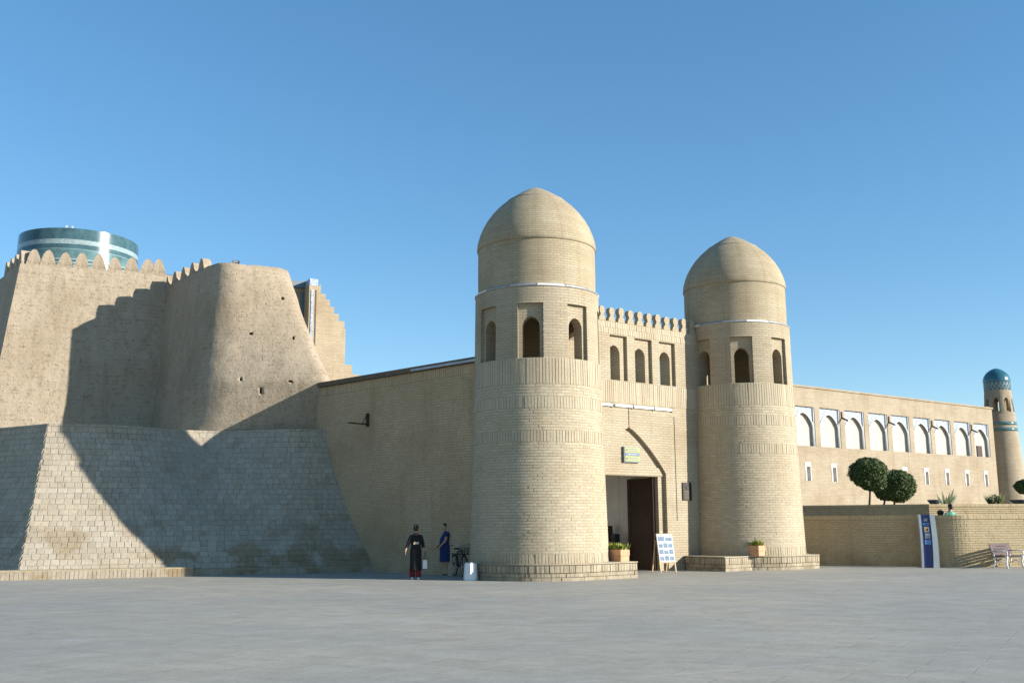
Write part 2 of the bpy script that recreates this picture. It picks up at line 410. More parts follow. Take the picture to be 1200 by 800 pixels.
# ------------------------------------------------------------------ gate towers
Z_PL, Z_B1, Z_SILL, Z_GUT, Z_DOME, Z_APEX = .50, 5.91, 6.72, 8.98, 10.58, 12.86
def shaft_r(z): return 2.215-(2.215-2.06)*min(1, max(0, (z-.5)/6.2))**.8
def make_tower(name, label, loc, plinth_poly):
    t = thing(name, label, 'tower', loc, GRZ, 'twin gate towers')
    o = MB().lathe([(shaft_r(z), z) for z in [0, .5, 1.5, 2.5, 3.5, 4.5, 5.5, 6.1, Z_SILL]], 128, True).build('shaft', M['mortar'], t, uv='cyl')
    def bricks(nm, mb): b = mb.build(nm, M['brick_piece'], t, fix=False, uv=None); tag(b, kind='stuff'); return b
    bands = [(.80, 4.13), (4.49, 5.17), (5.54, Z_B1)]
    mb = MB()
    for a, b in bands:
        x = ring_bricks(shaft_r, a, b, .088, .27, .008, .018); mb.add(x.v, x.f)
    bricks('brick_course', mb)
    mb = MB()
    for a, b, c, l in [(Z_PL, .80, .26, .10), (4.13, 4.49, .36, .10), (5.17, 5.54, .36, .10), (Z_B1, Z_SILL, .81, .10)]:
        x = ring_bricks(shaft_r, a, b, c, l, .010, .014, jit=.006, vgap=.018); mb.add(x.v, x.f)
    bricks('upright_brick_band', mb)
    # gallery storey: hollow ring, sunk panels all round, pointed openings except at the back
    gl = MB().lathe([(1.55, Z_SILL-.02), (2.06, Z_SILL-.02), (2.035, Z_GUT), (1.55, Z_GUT), (1.55, Z_SILL-.02)], 128).build('gallery', M['brick'], t, uv=None)
    c1, c2 = MB(), MB()
    for k in range(8):
        a = R(-90+45*k); ax = Vector((math.cos(a), math.sin(a), 0)); ay = Vector((-ax.y, ax.x, 0)); up = Vector((0, 0, 1))
        c1.obox(ax*2.1+up*((Z_SILL+8.46)/2+.0), ax, ay, up, .2, .40, (8.46-Z_SILL)/2)
        if k in (3, 4, 5): continue  # rear openings left uncut to shut out daylight and darken the inside
        pl = arch_poly(0, .275, Z_SILL+.02, 7.72, 8.06); n = len(pl)
        P = [ax*1.3+ay*p[0]+up*p[1] for p in pl]+[ax*2.4+ay*p[0]+up*p[1] for p in pl]
        c2.add(P, [tuple(range(n)), tuple(range(2*n-1, n-1, -1))]+[(i, i+n, (i+1) % n+n, (i+1) % n) for i in range(n)])
    boolean(gl, c1); boolean(gl, c2)
    cyluv(gl.data, 2.0); gl.data.set_sharp_from_angle(angle=R(25))
    MB().lathe([(.01, Z_SILL-.06), (1.6, Z_SILL-.06), (1.6, Z_SILL+.03), (.01, Z_SILL+.03)], 48).build('gallery_floor', M['mortar'], t)
    MB().lathe([(.01, Z_GUT-.3), (1.6, Z_GUT-.3), (1.6, Z_GUT-.05), (.01, Z_GUT-.05)], 48).build('gallery_ceiling', M['mortar'], t)
    # white metal drip strip in lengths
    for k in range(14):
        a = 2*PI*k/14
        MB().lathe([(1.94, Z_GUT+.05), (2.05, Z_GUT+.02), (2.06, Z_GUT+.06), (1.94, Z_GUT+.12)], 8, a0=a, a1=a+2*PI/14-.02).build('drip_strip', M['flash'] if k % 3 else M['white'], t, fix=False)
    MB().lathe([(1.9, Z_GUT-.0), (2.045, Z_GUT), (2.05, Z_GUT+.055), (1.9, Z_GUT+.05)], 96).build('cornice', M['plinth_piece'], t)
    MB().lathe([(1.945, Z_GUT), (1.945, Z_GUT+.06), (1.95, 9.8), (1.945, Z_DOME)], 128).build('drum', M['brick_fine'], t, uv='cyl', rr=1.94)
    prof = [(1.90, Z_DOME-.03), (1.975, Z_DOME-.01), (1.985, Z_DOME+.06)]
    H = Z_APEX-Z_DOME
    for (fr, fz) in [(.99, .11), (.955, .22), (.905, .33), (.835, .44), (.745, .55), (.635, .655), (.515, .745), (.395, .82), (.27, .89), (.14, .953), (.05, .985), (.004, 1)]:
        prof.append((1.985*fr, Z_DOME+H*fz))
    MB().lathe(prof, 128).build('dome', M['brick_fine'], t, uv='cyl', rr=1.9)
    MB().lathe([(.95, 12.315), (.985, 12.32), (.955, 12.345)], 96).build('dome_band', M['plinth_piece'], t)
    # plinth
    MB().prism([(x*.985, y*.985) for x, y in plinth_poly], 'z', 0, Z_PL-.03).build('plinth_core', M['mortar'], t)
    mb = MB(); n = len(plinth_poly)
    for i in range(n):
        A, B = plinth_poly[i], plinth_poly[(i+1) % n]
        path_bricks(mb, A, B, .24, Z_PL-.04, .3, .115, .014, .016, .01, vgap=.016)
        path_bricks(mb, A, B, .0, .23, .115, .26, .012, .014, .01)
    b = mb.build('plinth_brick', M['plinth_piece'], t, fix=False, uv=None); tag(b, kind='stuff')
    cp = [(x*1.012, y*1.012) for x, y in plinth_poly]
    MB().prism(cp, 'z', Z_PL-.035, Z_PL).build('plinth_cap', M['plinth_piece'], t)
    return t
def arc(a, b, r, n): return [(r*math.cos(R(a+(b-a)*i/n)), r*math.sin(R(a+(b-a)*i/n))) for i in range(n+1)]
PR = 2.30
make_tower('gate_tower', 'taller-looking near gate tower of buff brick, left of the doorway', TL,
           arc(60, 270, PR, 56)+[(2.05, -PR), (2.05, .4)])
make_tower('gate_tower', 'farther gate tower of buff brick, right of the doorway', TR,
           [(-3.05, .2), (-3.05, -1.63)]+arc(225, 270, PR, 16)+[(1.35, -PR)]+arc(-48, 90, 2.32, 36))

# ------------------------------------------------------------------ gatehouse between the towers
gh = thing('gatehouse', 'brick gatehouse with crenellated top and three open windows between the two towers', 'gatehouse', O, GRZ)
YF = .27                                                     # front face (local y points into the building)
wall = MB().box(-3.6, 3.6, YF, YF+.62, 0, 8.72).build('wall', M['brick'], gh, uv=None)
AC, AHW = gpix(737, 498, -YF)[0], 1.80
c = MB().prism(arch_poly(AC, AHW, -.1, 3.4, 5.0, 16, 1.1, .8), 'y', YF-.3, YF+.15); boolean(wall, c)
DX0, DX1, DZ = AC-1.62, gpix(772, 600, -YF-.15)[0], 3.3
boolean(wall, MB().box(DX0, DX1, YF-.2, YF+1.2, -.1, DZ))
for (ul, ur, al, ar) in [(715, 735, 716.5, 729), (744, 764, 746.5, 759), (772.5, 791, 776, 788)]:
    x0 = gpix(ul, 415, -YF)[0]; x1 = gpix(ur, 415, -YF)[0]
    boolean(wall, MB().box(x0, x1, YF-.2, YF+.12, 6.63, 8.24))
    a0 = gpix(al, 425, -YF)[0]-.02; a1 = a0+.54
    boolean(wall, MB().prism(arch_poly((a0+a1)/2, (a1-a0)/2, 6.65, 7.60, 7.90), 'y', YF-.3, YF+.9))
gx0 = gpix(785.5, 550, -YF)[0]
boolean(wall, MB().box(gx0, gx0+.3, YF-.2, YF+.025, 1.75, 5.5))
boxuv(wall.data)
mb = MB(); path_bricks(mb, (-3.2, YF), (3.2, YF), 5.84, 6.61, .77, .10, .010, .014, .006, vgap=.018)
tag(mb.build('upright_brick_band', M['brick_piece'], gh, fix=False, uv=None), kind='stuff')
mb = MB(); path_bricks(mb, (-3.3, YF), (3.3, YF), 8.28, 8.71, .21, .12, .010, .016, .006, vgap=.016)
tag(mb.build('upright_brick_band', M['brick_piece'], gh, fix=False, uv=None), kind='stuff')
# merlons: a round head on a narrow neck on a broad foot
def merlon_poly():
    P = [(-.165, 0), (.165, 0), (.165, .08), (.13, .14), (.085, .19), (.08, .24)]
    for i in range(9):
        a = R(-48+(i/8)*276); P.append((.135*math.cos(a), .385+.145*math.sin(a)))
    P += [(-.08, .24), (-.085, .19), (-.13, .14), (-.165, .08)]; return P
mm = MB().prism(merlon_poly(), 'y', -.09, .09).mesh('merlon', True); boxuv(mm); mm.materials.append(M['brick'])
u0 = gpix(706, 365, -YF)[0]; u1 = gpix(802, 385, -YF)[0]
for i in range(-1, 11):
    o = linkmesh('merlon', mm, None, gh); o.location = (u0+(u1-u0)*i/9, YF+.10, 8.72)
    o.scale = (random.uniform(.95, 1.05), 1, random.uniform(.95, 1.04))
for (ua, ub) in [(700, 716), (720, 740), (742, 764.5), (766, 786)]:
    xa, xb = gpix(ua, 475, -YF)[0], gpix(ub, 475, -YF)[0]
    MB().box(xa, xb, YF-.07, YF-.002, 5.69, 5.775).build('white_strip', M['white'], gh)
    MB().box(xb-.02, xb+.05, YF-.05, YF-.003, 5.66, 5.8).build('strip_bracket', M['dark'], gh)
MB().box(AC-1.75, gpix(779, 550, -YF-.15)[0], YF+.11, YF+.3, 3.32, 3.62).build('lintel', M['brick'], gh)
for x in (AC-.0,): MB().tube([(x, YF-.012, 5.68), (x, YF-.012, 4.98)], .008, 6).build('cable', M['dark'], gh)
# vaulted passage behind the doorway
ps = MB()
ps.box(DX1+.03, DX1+.4, YF+.64, 8.5, 0, 3.9); ps.box(DX0-.6, DX0-.25, YF+.64, 8.5, 0, 3.9)
ps.box(DX0-.25, DX1+.03, 8.1, 8.5, 0, 3.9)
ps.build('passage_wall', M['plaster'], gh)
MB().box(DX0-.6, DX1+.4, YF+.64, 8.5, 3.91, 4.6).build('passage_ceiling', M['plaster'], gh)
sd_ = MB().prism(arch_poly(0, .75, 0, 1.9, 2.75), 'y', -.04, .04).build('side_door', M['wood'], gh); sd_.location = (DX1-.02, YF+3.9, 0); sd_.rotation_euler = (0, 0, R(90))
MB().box(DX1-.0, DX1+.027, YF+2.2, YF+2.5, 0, 3.88).build('passage_pilaster', M['plaster'], gh)
def door_leaf(x, ysgn, rz):
    d = MB().box(0, 1.28, -.045, .045, .03, DZ-.05).build('door_leaf', M['wood'], gh)
    d.location = (x, YF+.30, 0); d.rotation_euler = (0, 0, rz)
    for (xa, xb, za, zb) in [(.1, 1.18, .2, 1.0), (.1, 1.18, 1.1, 2.1), (.1, 1.18, 2.2, 3.1)]:
        for yy in (-.07, .046):
            m = MB(); m.box(xa, xb, yy, yy+.024, za, za+.07); m.box(xa, xb, yy, yy+.024, zb-.07, zb)
            m.box(xa, xa+.07, yy, yy+.024, za+.071, zb-.071); m.box(xb-.07, xb, yy, yy+.024, za+.071, zb-.071)
            m.build('panel_moulding', M['wood'], d)
    MB().tube([(1.24, -.09, 1.2), (1.24, -.12, 1.3), (1.24, -.09, 1.4)], .015).build('handle', M['bronze'], d)
    return d
door_leaf(DX1-.07, 1, R(92)); door_leaf(DX0+.07, 1, R(88))
def gloc(x, y, z=0): return O+G*x-N*y+Vector((0, 0, z))

# sign with two yellow direction boards
sx0, sz0 = gpix(729, 523, -YF-.15); sx1, sz1 = gpix(748, 542, -YF-.15)
t = thing('direction_sign', 'small sign with two yellow arrow boards above the gateway', 'sign', gloc((sx0+sx1)/2, YF+.148, sz1), GRZ)
W, Hh = (sx1-sx0)/2, sz0-sz1
MB().box(-W, W, -.09, -.001, 0, Hh).build('backing', M['slate'], t)
for (za, zb) in ((.07, .40), (.62, .95)):
    p = MB().box(-W*.88, W*.93, -.105, -.091, Hh*za, Hh*zb).build('yellow_board', M['yellow'], t)
    ar = MB().prism([(-W*.8, Hh*(za+zb)/2), (-W*.62, Hh*(zb-.07)), (-W*.62, Hh*(za+.07))], 'y', -.109, -.106).build('arrow', M['black'], p)
    for i in range(2): MB().box(-W*.5, W*(.8-.15*i), -.109, -.106, Hh*(za+.08+.12*i), Hh*(za+.14+.12*i)).build('text_line', M['slate'], p)
p = MB().box(-W*.88, W*.93, -.105, -.091, Hh*.43, Hh*.59).build('slate_board', M['slate'], t)
MB().box(-W*.5, W*.5, -.109, -.106, Hh*.48, Hh*.54).build('text_line', M['pale_tile'], p)
# dark plaque
px0, pz0 = gpix(799, 565, -YF); px1, pz1 = gpix(810, 586, -YF)
t = thing('plaque', 'dark bronze plaque on the shaded wall right of the doorway', 'plaque', gloc((px0+px1)/2, YF-.001, pz1), GRZ)
W, Hh = (px1-px0)/2, pz0-pz1
MB().box(-W, W, -.04, -.003, 0, Hh).build('plate', M['black'], t)
MB().tube([(W*.35*math.cos(a*PI/8), -.043, Hh*.78+W*.35*math.sin(a*PI/8)) for a in range(17)], .012, 5).build('emblem', M['bronze'], t)
for i in range(6): MB().box(-W*(.75-.1*(i % 2)), W*(.75-.12*(i % 3)), -.046, -.041, Hh*(.08+.085*i), Hh*(.105+.085*i)).build('text_line', M['bronze'], t)

# ------------------------------------------------------------------ side wall running back from the near tower
B1 = gz(439, 669.5); B1.z = 0; B2 = Vector((TL.x-2.05, TL.y+.6, 0))
WD = (B1-B2).normalized(); WN = Vector((WD.y, -WD.x, 0)); WN = WN if WN.y < 0 else -WN
WL = (B1-B2).length+5.0
WRZ = math.atan2(-WN.x*-1, -WN.y) if False else math.atan2((-WD).y, (-WD).x)
sw = thing('side_wall', 'shaded plain brick wall running back from the near tower to the stone slope', 'wall', B2, WRZ)
# local frame: +x toward the camera-side tower, -x away; local y is either outward or inward
loc_n = Matrix.Rotation(-WRZ, 3, 'Z') @ WN; sgn = -1 if loc_n.y < 0 else 1
def ybox(mb, x0, x1, a, b, z0, z1):
    ya, yb = sorted((sgn*a, sgn*b)); return mb.box(x0, x1, ya, yb, z0, z1)
ybox(MB(), -WL, .9, 0, -.7, 0, 6.98).build('wall_core', M['mortar'], sw)
mb = MB(); 
if sgn < 0: path_bricks(mb, (-WL, 0), (.9, 0), .0, 6.62, .088, .27)
else: path_bricks(mb, (.9, 0), (-WL, 0), .0, 6.62, .088, .27)
tag(mb.build('brick_course', M['side_piece'], sw, fix=False, uv=None), kind='stuff')
mb = MB()
if sgn < 0: path_bricks(mb, (-WL, 0), (.9, 0), 6.63, 6.97, .32, .11, .016, .018, vgap=.016)
else: path_bricks(mb, (.9, 0), (-WL, 0), 6.63, 6.97, .32, .11, .016, .018, vgap=.016)
tag(mb.build('upright_brick_band', M['side_piece'], sw, fix=False, uv=None), kind='stuff')
ybox(MB(), -WL, .9, .12, -.8, 6.985, 7.16).build('coping', M['roofing'], sw)
ybox(MB(), -3.2, .9, .16, .122, 7.0, 7.08).build('flashing', M['flash'], sw)
# bracket
bp = onplane(432, 497, B2, WN)
t = thing('wall_bracket', 'rusty iron bracket arm sticking out of the shaded side wall', 'bracket', bp)
MB().tube([Vector((0, 0, 0))-WN*.05, WN*.95], .025).build('arm', M['rust'], t)
MB().obox(WN*.06+Vector((0, 0, .16)), WN, WD, Vector((0, 0, 1)), .04, .05, .24).build('wall_plate', M['rust'], t)
MB().tube([WN*.06+Vector((0, 0, .38)), WN*.3+Vector((0, 0, .02))], .016).build('brace', M['rust'], t)

# ------------------------------------------------------------------ stone slope (lower bastion)
A0 = gz(20, 679.0); A0.z = 0
E_ = (B1-A0).normalized(); MN = Vector((E_.y, -E_.x, 0))           # outward normal of the front face
PZ = [(-.3, -.2), (0, 0)]
for (u, v) in [(431, 649), (412, 609), (399, 575), (389, 541), (382, 511), (378, 455)]:
    q = onplane(u, v, B2, WN); PZ.append((q.z, -(q-A0).dot(MN)))
PZ.append((14, PZ[-1][1]+.9))
def inset(z):
    for (a, b), (c_, d_) in zip(PZ, PZ[1:]):
        if z <= c_: return b+(d_-b)*(z-a)/(c_-a)
    return PZ[-1][1]
ZTOP = 5.3
E2 = Vector((-.84, .54, 0)); MN2 = Vector((-.54, -.84, 0)); K2 = MN.dot(MN2)
def cs(z): return .36*z/5.3
def hollow(s, z): return 1.9*math.sin(PI*min(1, max(0, (s-2.0)/7.8)))**2*min(1, max(0, z/5.3))**1.6
def front(s, z, off=0): return A0+E_*s-MN*(inset(z)*(1+.2*max(0, 1-s/7))+hollow(s, z)-off)+Vector((0, 0, z))
def left(s, z, off=0): return A0+E2*s+E_*cs(z)-MN*(inset(z)*(1+.2*max(0, 1-cs(z)/7))+hollow(cs(z), z))+MN2*off+Vector((0, 0, z))   # shares the corner edge
bs = thing('bastion_slope', 'battered stone-block bastion base sloping up left of the shaded wall', 'bastion', A0)
NR = 24; ZR = []
zc = .22
while zc < ZTOP-.05:
    ZR.append(zc); sl_ = (inset(zc+.05)-inset(zc))/.05; zc += .222/math.sqrt(1+sl_*sl_)
ZR.append(ZTOP)
mb = MB(); vs_ = []; fs = []; n = len(ZR)+1
zs = [0]+ZR
NC = 24
for z in zs: vs_ += [left(9, z)-A0]+[front(cs(z)+(14.5-cs(z))*i/NC, z)-A0 for i in range(NC+1)]
for k in range(len(zs)-1):
    for i in range(NC+1): b = k*(NC+2)+i; fs += [(b, b+1, b+NC+3, b+NC+2)]
b = (len(zs)-1)*(NC+2)
vs_ += [left(9, ZTOP)+Vector((6, 8, 0))-A0, front(14.5, ZTOP)+Vector((-2, 8, 0))-A0]
fs += [tuple(range(b, b+NC+2))+(len(vs_)-1, len(vs_)-2)]
MB().add(vs_, fs).build('core', M['block_core'], bs)
# one chamfered block, three irregular variants
def block_mesh(k):
    rnd = random.Random(k); j = lambda: rnd.uniform(-.05, .05)
    bot = [(-.5, -.5), (.5, -.5), (.5, .5), (-.5, .5)]; vs_ = [(x, y, -1) for x, y in bot]
    mid = [(x+j()*.4, y+j()*.4) for x, y in bot]
    vs_ += [(x, y, .55) for x, y in mid]; vs_ += [(x*.9+j()*.3, y*.86+j()*.3, 1+j()*2) for x, y in mid]
    f = [(8, 9, 10, 11)]
    for i in range(4):
        q = (i+1) % 4; f += [(i, q, q+4, i+4), (i+4, q+4, q+8, i+8)]
    m = MB().add(vs_, f).mesh('stone_block'); m.materials.append(M['block']); return m
BM = [block_mesh(k) for k in range(5)]
placed = []
def lay(surf, s0, s1, eax, wmul=1.0):
    for k in range(len(ZR)-1):
        za, zb = ZR[k], ZR[k+1]; s = s0(za)+(random.uniform(0, .35))*0-((k % 2)*.13)
        first = True
        while s < s1:
            wd_ = random.choice((.2, .25, .28, .32, .24))*wmul*random.uniform(.92, 1.1)
            a = max(s, s0(za)); bb = min(s+wd_, s1)
            if bb-a > .07:
                P0 = surf(a, za); P1 = surf(bb, za); P2 = surf(a, zb); P3 = surf(bb, zb)
                cen = (P0+P1+P2+P3)/4; x = (P1-P0); y = (P2-P0)
                y = y-x*(y.dot(x)/x.dot(x)); nz = x.cross(y).normalized()
                if nz.dot(cen-CAM) > 0: nz = -nz; 
                placed.append((cen, x.normalized(), y.normalized(), nz, x.length-.009, y.length-.009))
            s += wd_
lay(front, lambda z: cs(z)+.012, 13.2, E_)
lay(lambda s, z: left(s, z), lambda z: .012, 4.2, E2, 1.3)
placed.sort(key=lambda p: (p[0]-CAM).length/ math.sqrt(p[4]*p[5]) + (900 if p[0].z > 3.1 else 0) + (300 if (p[0]-CAM).x/(p[0]-CAM).y > -.145 or (p[0]-CAM).x/(p[0]-CAM).y < -.5 else 0))
rest = MB()
for i, (cen, x, y, nz, lx, ly) in enumerate(placed):
    hgt = random.uniform(.010, .028)
    if x.cross(y).dot(nz) < 0: x = -x
    mat = Matrix((( x.x*lx, y.x*ly, nz.x*hgt, 0), (x.y*lx, y.y*ly, nz.y*hgt, 0), (x.z*lx, y.z*ly, nz.z*hgt, 0), (0, 0, 0, 1)))
    mat.translation = cen-A0
    if i < 300:
        o = linkmesh('stone_block', BM[i % 5], None, bs); o.matrix_local = mat
    else:
        m = BM[i % 5]; rest.add([mat @ v.co for v in m.vertices], [tuple(p.vertices) for p in m.polygons])
o = rest.build('stone_blocks', M['block'], bs, fix=False, uv=None); tag(o, kind='stuff')
# kerbs along the foot
kb = MB()
def kerb(p, q, h, out_):
    d = (q-p).normalized(); nn = Vector((d.y, -d.x, 0))
    a = p+nn*out_-A0; b = q+nn*out_-A0
    path_bricks(kb, a, b, 0, h-.03, h-.03, .13, .012, .014, .008, vgap=.014)
    return a, b, nn
S1 = 5.35
core = MB()
for (p, q, h, out_) in [(A0-E_*.55, A0+E_*S1, .30, .28), (A0+E_*S1, A0+E_*12.6, .22, .03), (A0+E2*4-E_*0, A0-E_*.35, .28, .10)]:
    a, b, nn = kerb(p, q, h, out_); up = Vector((0, 0, 1)); d = (b-a).normalized()
    core.obox((a+b)/2-nn*.3+up*(h/2-.001), d, nn, up, (b-a).length/2, .3, h/2)
    path_bricks(kb, b, b-nn*.4, 0, h-.03, h-.03, .13, .012, .014, .008, vgap=.014)
core.build('kerb_core', M['mortar'], bs)
tag(kb.build('kerb_brick', M['block'], bs, fix=False, uv=None), kind='stuff')

# ------------------------------------------------------------------ upper mud-brick fortress wall
def disp(p, amp):
    q = p*.6; return amp*(noise.noise(q)+.4*noise.noise(q*2.7)+.2*noise.noise(q*7))
CW_IN = 9.5; ZW = 11.75
def curtain(s, z, off=0): return A0+E_*s-MN*(CW_IN+(z-ZTOP)*.19-off)+Vector((0, 0, z))
def onsurf(u, v, fn_inset):
    d = ray(u, v); lo, hi = 20, 90
    for _ in range(60):
        k = (lo+hi)/2; P = CAM+d*k
        if -(P-A0).dot(MN)-fn_inset(P.z) < 0: lo = k
        else: hi = k
    return CAM+d*k
cin = lambda z: CW_IN+(z-ZTOP)*.19
pt = onsurf(23, 312, cin); pb = onsurf(0, 420, cin)
st, sb_ = (pt-A0).dot(E_), (pb-A0).dot(E_)
def s_left(z): return st+(sb_-st)*(pt.z-z)/(pt.z-pb.z)
ZW = onsurf(95, 314, cin).z
fw = thing('fortress_wall', 'high mud-plastered fortress wall with rounded battlements above the stone slope', 'fortress wall', curtain(2, ZTOP))
OW = curtain(2, ZTOP)
mb = MB(); nx, nz_ = 70, 46; vs_ = []; fs = []
S_R = 8.5
for k in range(nz_+1):
    z = ZTOP-.3+(ZW-ZTOP+.3)*k/nz_
    for i in range(nx+1):
        s = s_left(z)+(S_R-s_left(z))*i/nx; P = curtain(s, z); P += MN*disp(P, .045); vs_.append(P-OW)
for k in range(nz_):
    for i in range(nx): a = k*(nx+1)+i; fs.append((a, a+1, a+nx+2, a+nx+1))
mb.add(vs_, fs, True)
# left return face in shade and the top walk
L0 = len(vs_); vs2 = []; fs2 = []
E3 = Vector((-.62, .78, 0)); nl = 14
for k in range(nz_+1):
    z = ZTOP-.3+(ZW-ZTOP+.3)*k/nz_; P0 = Vector(vs_[k*(nx+1)])+OW
    for i in range(nl+1):
        P = P0+E3*(6.0*i/nl); P += Vector((-.78, -.62, 0))*disp(P, .04)*(i > 0); vs2.append(P-OW)
for k in range(nz_):
    for i in range(nl): a = k*(nl+1)+i; fs2.append((a+1, a, a+nl+1, a+nl+2))
mb.add(vs2, fs2, True)
T = Vector(vs_[nz_*(nx+1)]); Tr = Vector(vs_[-1])
mb.add([T, Tr, Tr-MN*1.6, T-MN*1.6], [(0, 1, 2, 3)]); mb.add([T, T+E3*6, T+E3*6+Vector((1.2, .6, 0)), T-MN*1.6], [(0, 3, 2, 1)])
mb.build('wall', M['mud'], fw, fix=False, uv=None)
def ark_merlon(k):
    rnd = random.Random(k); P = []
    w_, h_ = .325, .66
    for i in range(15):
        t_ = -1+2*i/14; P.append((w_*t_*(1+.0*rnd.random()), h_*(1-abs(t_)**2.3)*(1+rnd.uniform(-.03, .03))))
    P = [(-w_, -.08)]+P[1:-1]+[(w_, -.08)]
    P = [(-w_, -.08), (-w_*.98, .05)]+P[2:-2]+[(w_*.98, .05), (w_, -.08)]
    m = MB().prism(P, 'y', -.2, .2).mesh('merlon', True); m.materials.append(M['mud']); return m
AM = [ark_merlon(k) for k in range(3)]
erz = math.atan2(E_.y, E_.x)
for i, u in enumerate([38.5, 55, 75.5, 95, 115, 134, 154, 172.6, 186]):
    p = onsurf(u, 320, cin); s = (p-A0).dot(E_); P = curtain(s, ZW)-MN*.2
    o = linkmesh('merlon', AM[i % 3], None, fw); o.location = P-OW; o.rotation_euler = (random.uniform(-.03, .03), random.uniform(-.04, .04), erz+random.uniform(-.05, .05))
    o.scale = (random.uniform(.92, 1.05), 1, random.uniform(.92, 1.08))
for i in range(4):
    P = curtain(s_left(ZW), ZW)+E3*(.35+.85*i)+Vector((.2, .15, 0))
    o = linkmesh('merlon', AM[i % 3], None, fw); o.location = P-OW; o.rotation_euler = (0, 0, math.atan2(E3.y, E3.x))

# ------------------------------------------------------------------ round bastion tower
KEYS = [(540, (204, 40.1, 3.4), (416, 40.5), (156, 45.2)), (500, (214, 40.1, 3.2), (407, 40.25), (160, 45.4)), (448, (228, 40.0, 2.9), (393, 40.0), (168, 45.6)),
        (408, (238, 40.1, 2.6), (375, 40.6), (174, 45.7)), (360, (248, 40.35, 2.2), (357, 41.4), (180, 45.85)), (306, (258, 40.65, 1.4), (341, 42.0), (186, 46.0))]
def plan(key):
    v, a, b, c_ = key
    K0 = aty(a[0], v, a[1]); z = K0.z
    def at(u, y): d = ray(u, v); return Vector((d.x/d.y*y, y, 0))
    K1 = at(*b); K3 = at(*c_); K0 = at(*a[:2]); rd = a[2]
    K2 = K1+Vector((-.30, .95, 0))*6; K4 = K3+Vector((-1, 1.5, 0))
    # rounded corner at K0: points along both faces
    def mixp(p, q, d): return p+(q-p).normalized()*d
    P = [K3, K3.lerp(K0, .5), mixp(K0, K3, rd), mixp(K0, K3, .1).lerp(mixp(K0, K1, .1), .5), mixp(K0, K1, rd), mixp(K1, K0, 1.0), mixp(K1, K0, .15).lerp(mixp(K1, K2, .2), .5), mixp(K1, K2, 1.2), K2, K4]
    for _ in range(3):
        Q = []
        for i in range(len(P)):
            p, q = P[i], P[(i+1) % len(P)]; Q += [p.lerp(q, .25), p.lerp(q, .75)]
        P = Q
    return z, P
PLANS = [plan(k) for k in KEYS]; NPn = len(PLANS[0][1])
def ringat(z):
    for (za, Pa), (zb, Pb) in zip(PLANS, PLANS[1:]):
        if z <= zb or zb == PLANS[-1][0]:
            t_ = (z-za)/(zb-za); return [p.lerp(q, t_) for p, q in zip(Pa, Pb)]
Z0c, ZC = PLANS[0][0], PLANS[-1][0]
rt = thing('round_bastion', 'blunt-cornered tapering mud-brick tower rising behind the stone slope', 'tower', (-10.5, 41.5, Z0c))
OT = rt.location.copy()
# resample rings evenly
def resample(P, n):
    L = [0]
    for i in range(len(P)): L.append(L[-1]+(P[(i+1) % len(P)]-P[i]).length)
    out = []; j = 0
    for k in range(n):
        d = L[-1]*k/n
        while L[j+1] < d: j += 1
        out.append(P[j].lerp(P[(j+1) % len(P)], (d-L[j])/(L[j+1]-L[j])))
    return out
mb = MB(); vs_ = []; fs = []; na, nz_ = 200, 64
for k in range(nz_+1):
    z = Z0c+(ZC-Z0c)*k/nz_; rg = resample(ringat(z), na); cc = sum(rg, Vector())/na
    for p in rg:
        P = Vector((p.x, p.y, z)); d = (p-cc).normalized(); P += d*disp(P, .05)
        if k == nz_: P.z += .06*noise.noise(P*2.5)+.06*noise.noise(P*.8)
        vs_.append(P-OT)
for k in range(nz_):
    for i in range(na): j = (i+1) % na; fs.append((k*na+i, k*na+j, (k+1)*na+j, (k+1)*na+i))
mb.add(vs_, fs, True); mb.f.append(tuple(nz_*na+i for i in range(na))); mb.sm.append(False)
mb.f.append(tuple(reversed(range(na)))); mb.sm.append(False)
body = mb.build('body', M['mud'], rt, fix=False, uv=None)
# putlog holes and a broken patch
def inside(P, ring):
    n = False
    for i in range(len(ring)):
        a, b = ring[i], ring[(i+1) % len(ring)]
        if (a.y > P.y) != (b.y > P.y) and P.x < (b.x-a.x)*(P.y-a.y)/(b.y-a.y)+a.x: n = not n
    return n
def conehit(u, v):
    d = ray(u, v); k = 37.0
    while k < 47:
        P = CAM+d*(k/d.y)
        if inside(P, ringat(min(P.z, ZC))): return P
        k += .04
    return P
hc = MB()
for (u, v, w_, h_) in [(294, 391, .07, .045), (344, 396, .045, .07), (282, 444.5, .035, .06), (305.5, 458, .04, .11), (340, 447, .07, .04), (331, 350, .05, .06)]:
    P = conehit(u, v); d = Vector((.3, -.95, 0)); q = Vector((.95, .3, 0))
    hc.obox(P-OT, d, q, Vector((0, 0, 1)), .3, w_, h_)
boolean(body, hc)
rim = resample(ringat(ZC), 400)
for i, u in enumerate([193.5, 203, 213, 223.5, 234]):
    best = None
    for k, p in enumerate(rim):
        P = Vector((p.x, p.y, ZC)); q = CM.transposed() @ (P-CAM); uu = 600+F*q.x/-q.z
        if P.y > 47: continue
        if best is None or abs(uu-u) < best[0]: best = (abs(uu-u), k, P)
    k = best[1]; tg = rim[(k+2) % 400]-rim[k-2]
    o = linkmesh('merlon', AM[i % 3], None, rt); nn = Vector((-tg.y, tg.x, 0)).normalized()
    o.location = best[2]-OT+nn*.22*(1 if nn.dot(best[2]-rt.location) < 0 else -1)+Vector((0, 0, -.02)); o.rotation_euler = (0, 0, math.atan2(tg.y, tg.x))
    o.scale = (1.0, .9, .85)
